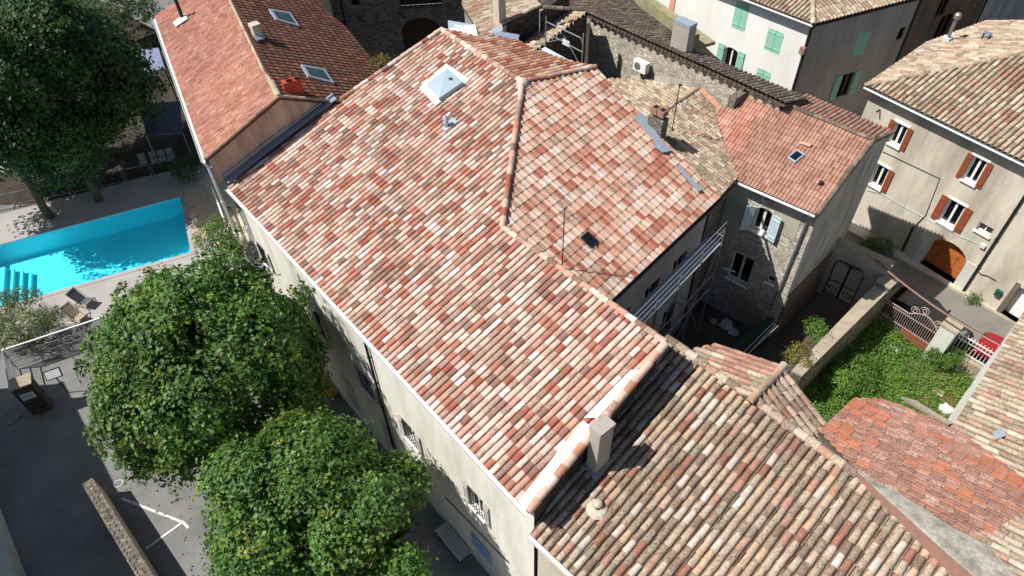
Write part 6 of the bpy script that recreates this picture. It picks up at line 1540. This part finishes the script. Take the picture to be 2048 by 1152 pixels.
tree('maple_tree', 'maple tree at the bottom of the picture, right one of the two, against the wall', T2b, (2.1, 2.3, 2.5), 0, 7, n_cl=2000, fill=.3, low=-.85, n_bump=22, bump=.38, per=18, leaf=.17, spread=.18, trunk=.16)
tree('shade_tree', 'huge dark tree filling the top left corner beside the red-roofed house', P(88, 165, 7.0), (5.7, 5.6, 6.0), 0, 8, pal='dark', n_cl=5600, per=15, leaf=.25, spread=.26, fill=.3, low=-.95)
tree('shade_tree', 'thinner dark tree at the left edge above the pool, with gaps in its crown', V([-28.6, 34.0, 5.4]), (4.6, 3.9, 3.4), 0, 9, pal='dark', n_cl=2300, per=14, leaf=.2, spread=.26, fill=.25, low=-.9)
tree('shade_tree', 'lower dark tree hanging over the barriers behind the pool', P(135, 290, 4.2), (3.2, 2.8, 2.7), 0, 10, pal='dark', n_cl=1300, per=14, leaf=.19, spread=.26, fill=.1, low=-.8)
def bush(name, label, c, r, seed, pal, n_cl, per=14, leaf=.09, cat='shrub', group=None, spread=.12):
    c = V(c); t = root(name, (c[0], c[1], c[2] - r[2] * .6), label, cat, group); cl, nr, tn = crown_points(c, r, seed, n_bump=12, n_cl=n_cl, per=per, spread=spread, low=-.8, bump=.45, fill=.3)
    leaf_mesh('foliage', cl, nr, leaf, pal, t, seed, per=per, tint=tn); rr = random.Random(seed); mb = MB()
    for k in range(6): e = c + V([rr.uniform(-.6, .6) * r[0], rr.uniform(-.6, .6) * r[1], r[2] * .3]); mb.tube([V([c[0], c[1], c[2] - r[2] * .8]), e], [.03, .01], 5)
    mb.build('stems', 'bark', t); return t
bush('oleander_bush', 'leafy green bush at the right end of the pool by the house corner', P(432, 478, 1.3), (1.25, 1.15, 1.3), 21, 'weed', 420)
bush('olive_bush', 'silvery green bush at the left edge by the pool steps', P(38, 660, 1.0), (1.7, 1.3, 1.2), 22, 'olive', 520)
bush('garden_bush', 'small bush hanging over the pool edge at the far left', P(35, 605, 1.3), (1.0, .7, .8), 23, 'olive', 170)
bush('dark_bush', 'dark shaded bush under the eaves of the red-roofed house', P(372, 338, .9), (1.1, .9, .9), 24, 'dark', 240)
bush('bank_bush', 'dark scrubby bush on the bank at the top left edge', P(240, 20, 2.5), (2.6, 2.4, 1.6), 25, 'dark', 420, leaf=.14)
bush('wall_creeper', 'bright creeper spilling over the middle of the garden wall', P(1630, 665, 3.6), (.35, .9, .6), 26, 'lush', 120, leaf=.08)
bush('wall_creeper', 'yellowish creeper on the near end of the garden wall', P(1600, 712, 4.0), (.5, .6, .35), 27, 'dry', 90, leaf=.08)
bush('wall_weeds', 'green weeds growing along the pavement of the shuttered house', P(1758, 492, 1.7), (.9, .55, .28), 28, 'weed', 150, leaf=.08)
bush('wall_weeds', 'small tuft of weeds beside the black downpipe of the shuttered house', P(1950, 595, 1.7), (.45, .3, .15), 29, 'weed', 50, leaf=.07)
bush('roof_weed', 'dry yellow weed tuft growing in the roof corner by the stone building', P(762, 128, 11.2), (.5, .4, .35), 30, 'dry', 60, leaf=.07)
bush('ivy_mound', 'dark green ivy mound in front of the white pillar', P(1900, 715, 2.1), (1.0, .5, .5), 31, 'weed', 200, leaf=.08)
bush('ivy_mound', 'dense green shrub mound beside the pier in the garden shade', P(1700, 745, 2.1), (1.1, 1.2, .8), 32, 'lush', 330, leaf=.08)
bush('ivy_mound', 'rounded shrub against the edge house at the right of the garden', P(1950, 790, 2.0), (.5, .9, .5), 33, 'weed', 160, leaf=.08)
rg = np.random.default_rng(91); N = 900; ang_ = rg.uniform(0, 6.28, N); rad_ = rg.uniform(0, 1, N) ** .5 * 6.5; lp = np.stack([-10.5 + np.cos(ang_) * rad_ * 1.1, 14.5 + np.sin(ang_) * rad_, np.full(N, .03)], 1)
tag(leaf_mesh('fallen_leaves', lp, np.tile(V([0, 0, 3.0]), (N, 1)), .10, 'dry', None, 92), 'scattered dry leaves on the car park under the maples', 'leaves', kind='stuff')
# garden soil and its carpet of weeds
gsheet('garden_soil', [(19.4, 12.5), (25.5, 12.5), (25.5, 22.4), (19.4, 22.0)], .02, 'soil')
rg = np.random.default_rng(77); N = 40000
uu_, mm_ = rg.uniform(19.4, 25.2, N), rg.uniform(12.8, 22.2, N)
def fbm(x, y): return (math.sin(x * 1.7 + 1.3) * math.cos(y * 1.3 + .5) + .6 * math.sin(x * 3.9 + y * 2.7) + .4 * math.cos(x * 6.1 - y * 5.3)) / 2
fb = (np.sin(uu_ * 1.7 + 1.3) * np.cos(mm_ * 1.3 + .5) + .6 * np.sin(uu_ * 3.9 + mm_ * 2.7) + .4 * np.cos(uu_ * 6.1 - mm_ * 5.3)) / 2
dens = np.clip(1.45 - (uu_ - 19.4) / 4.6 + .5 * fb, 0.3, 1); keep = rg.random(N) < dens; uu_, mm_, fb = uu_[keep], mm_[keep], fb[keep]; N = len(uu_)
hgt = G2 + .05 + rg.random(N) * (.10 + .38 * np.clip(1.0 - (uu_ - 19.4) / 4.2, 0.1, 1)) * (1 + .5 * fb)
base = W(0, 0, 0); pts = base[None] + U[None] * uu_[:, None] + M[None] * mm_[:, None]; pts[:, 2] = hgt
tn = np.stack([1 + .25 * fb, 1 + .1 * fb, .9 + 0 * fb], 1)
tag(leaf_mesh('weeds', pts, np.tile(V([0, 0, .9]), (N, 1)), .10, 'lush', None, 78, tint=tn), 'bright green weeds and ground ivy carpeting the walled garden', 'weeds', kind='stuff')
for q, s_, lab in (((1876, 785), .34, 'square pale paving slab lying among the garden weeds'),):
    p = P(*q, G2 + .12); mb = MB(); mb.cbox(V([p[0], p[1], G2 + .1]), s_ * 1.3, s_, .06, unit(U + M * .3)); tag(mb.build('paving_slab', 'concrete_top'), lab, 'slab')
for i, (q, s_, lab) in enumerate((((1790, 700), .3, 'pale boulder beside the rusty panel of the ornate railing'), ((1893, 818), .35, 'broken whitish rubble block at the garden edge, left one'), ((1915, 835), .28, 'broken whitish rubble block at the garden edge, right one'))):
    p = P(*q, G2 + .1); tag(lump(V([p[0], p[1], G2]), s_, s_ * .8, 40 + i, 9, 5).build('rubble_block', 'plaster_pale'), lab, 'stone')
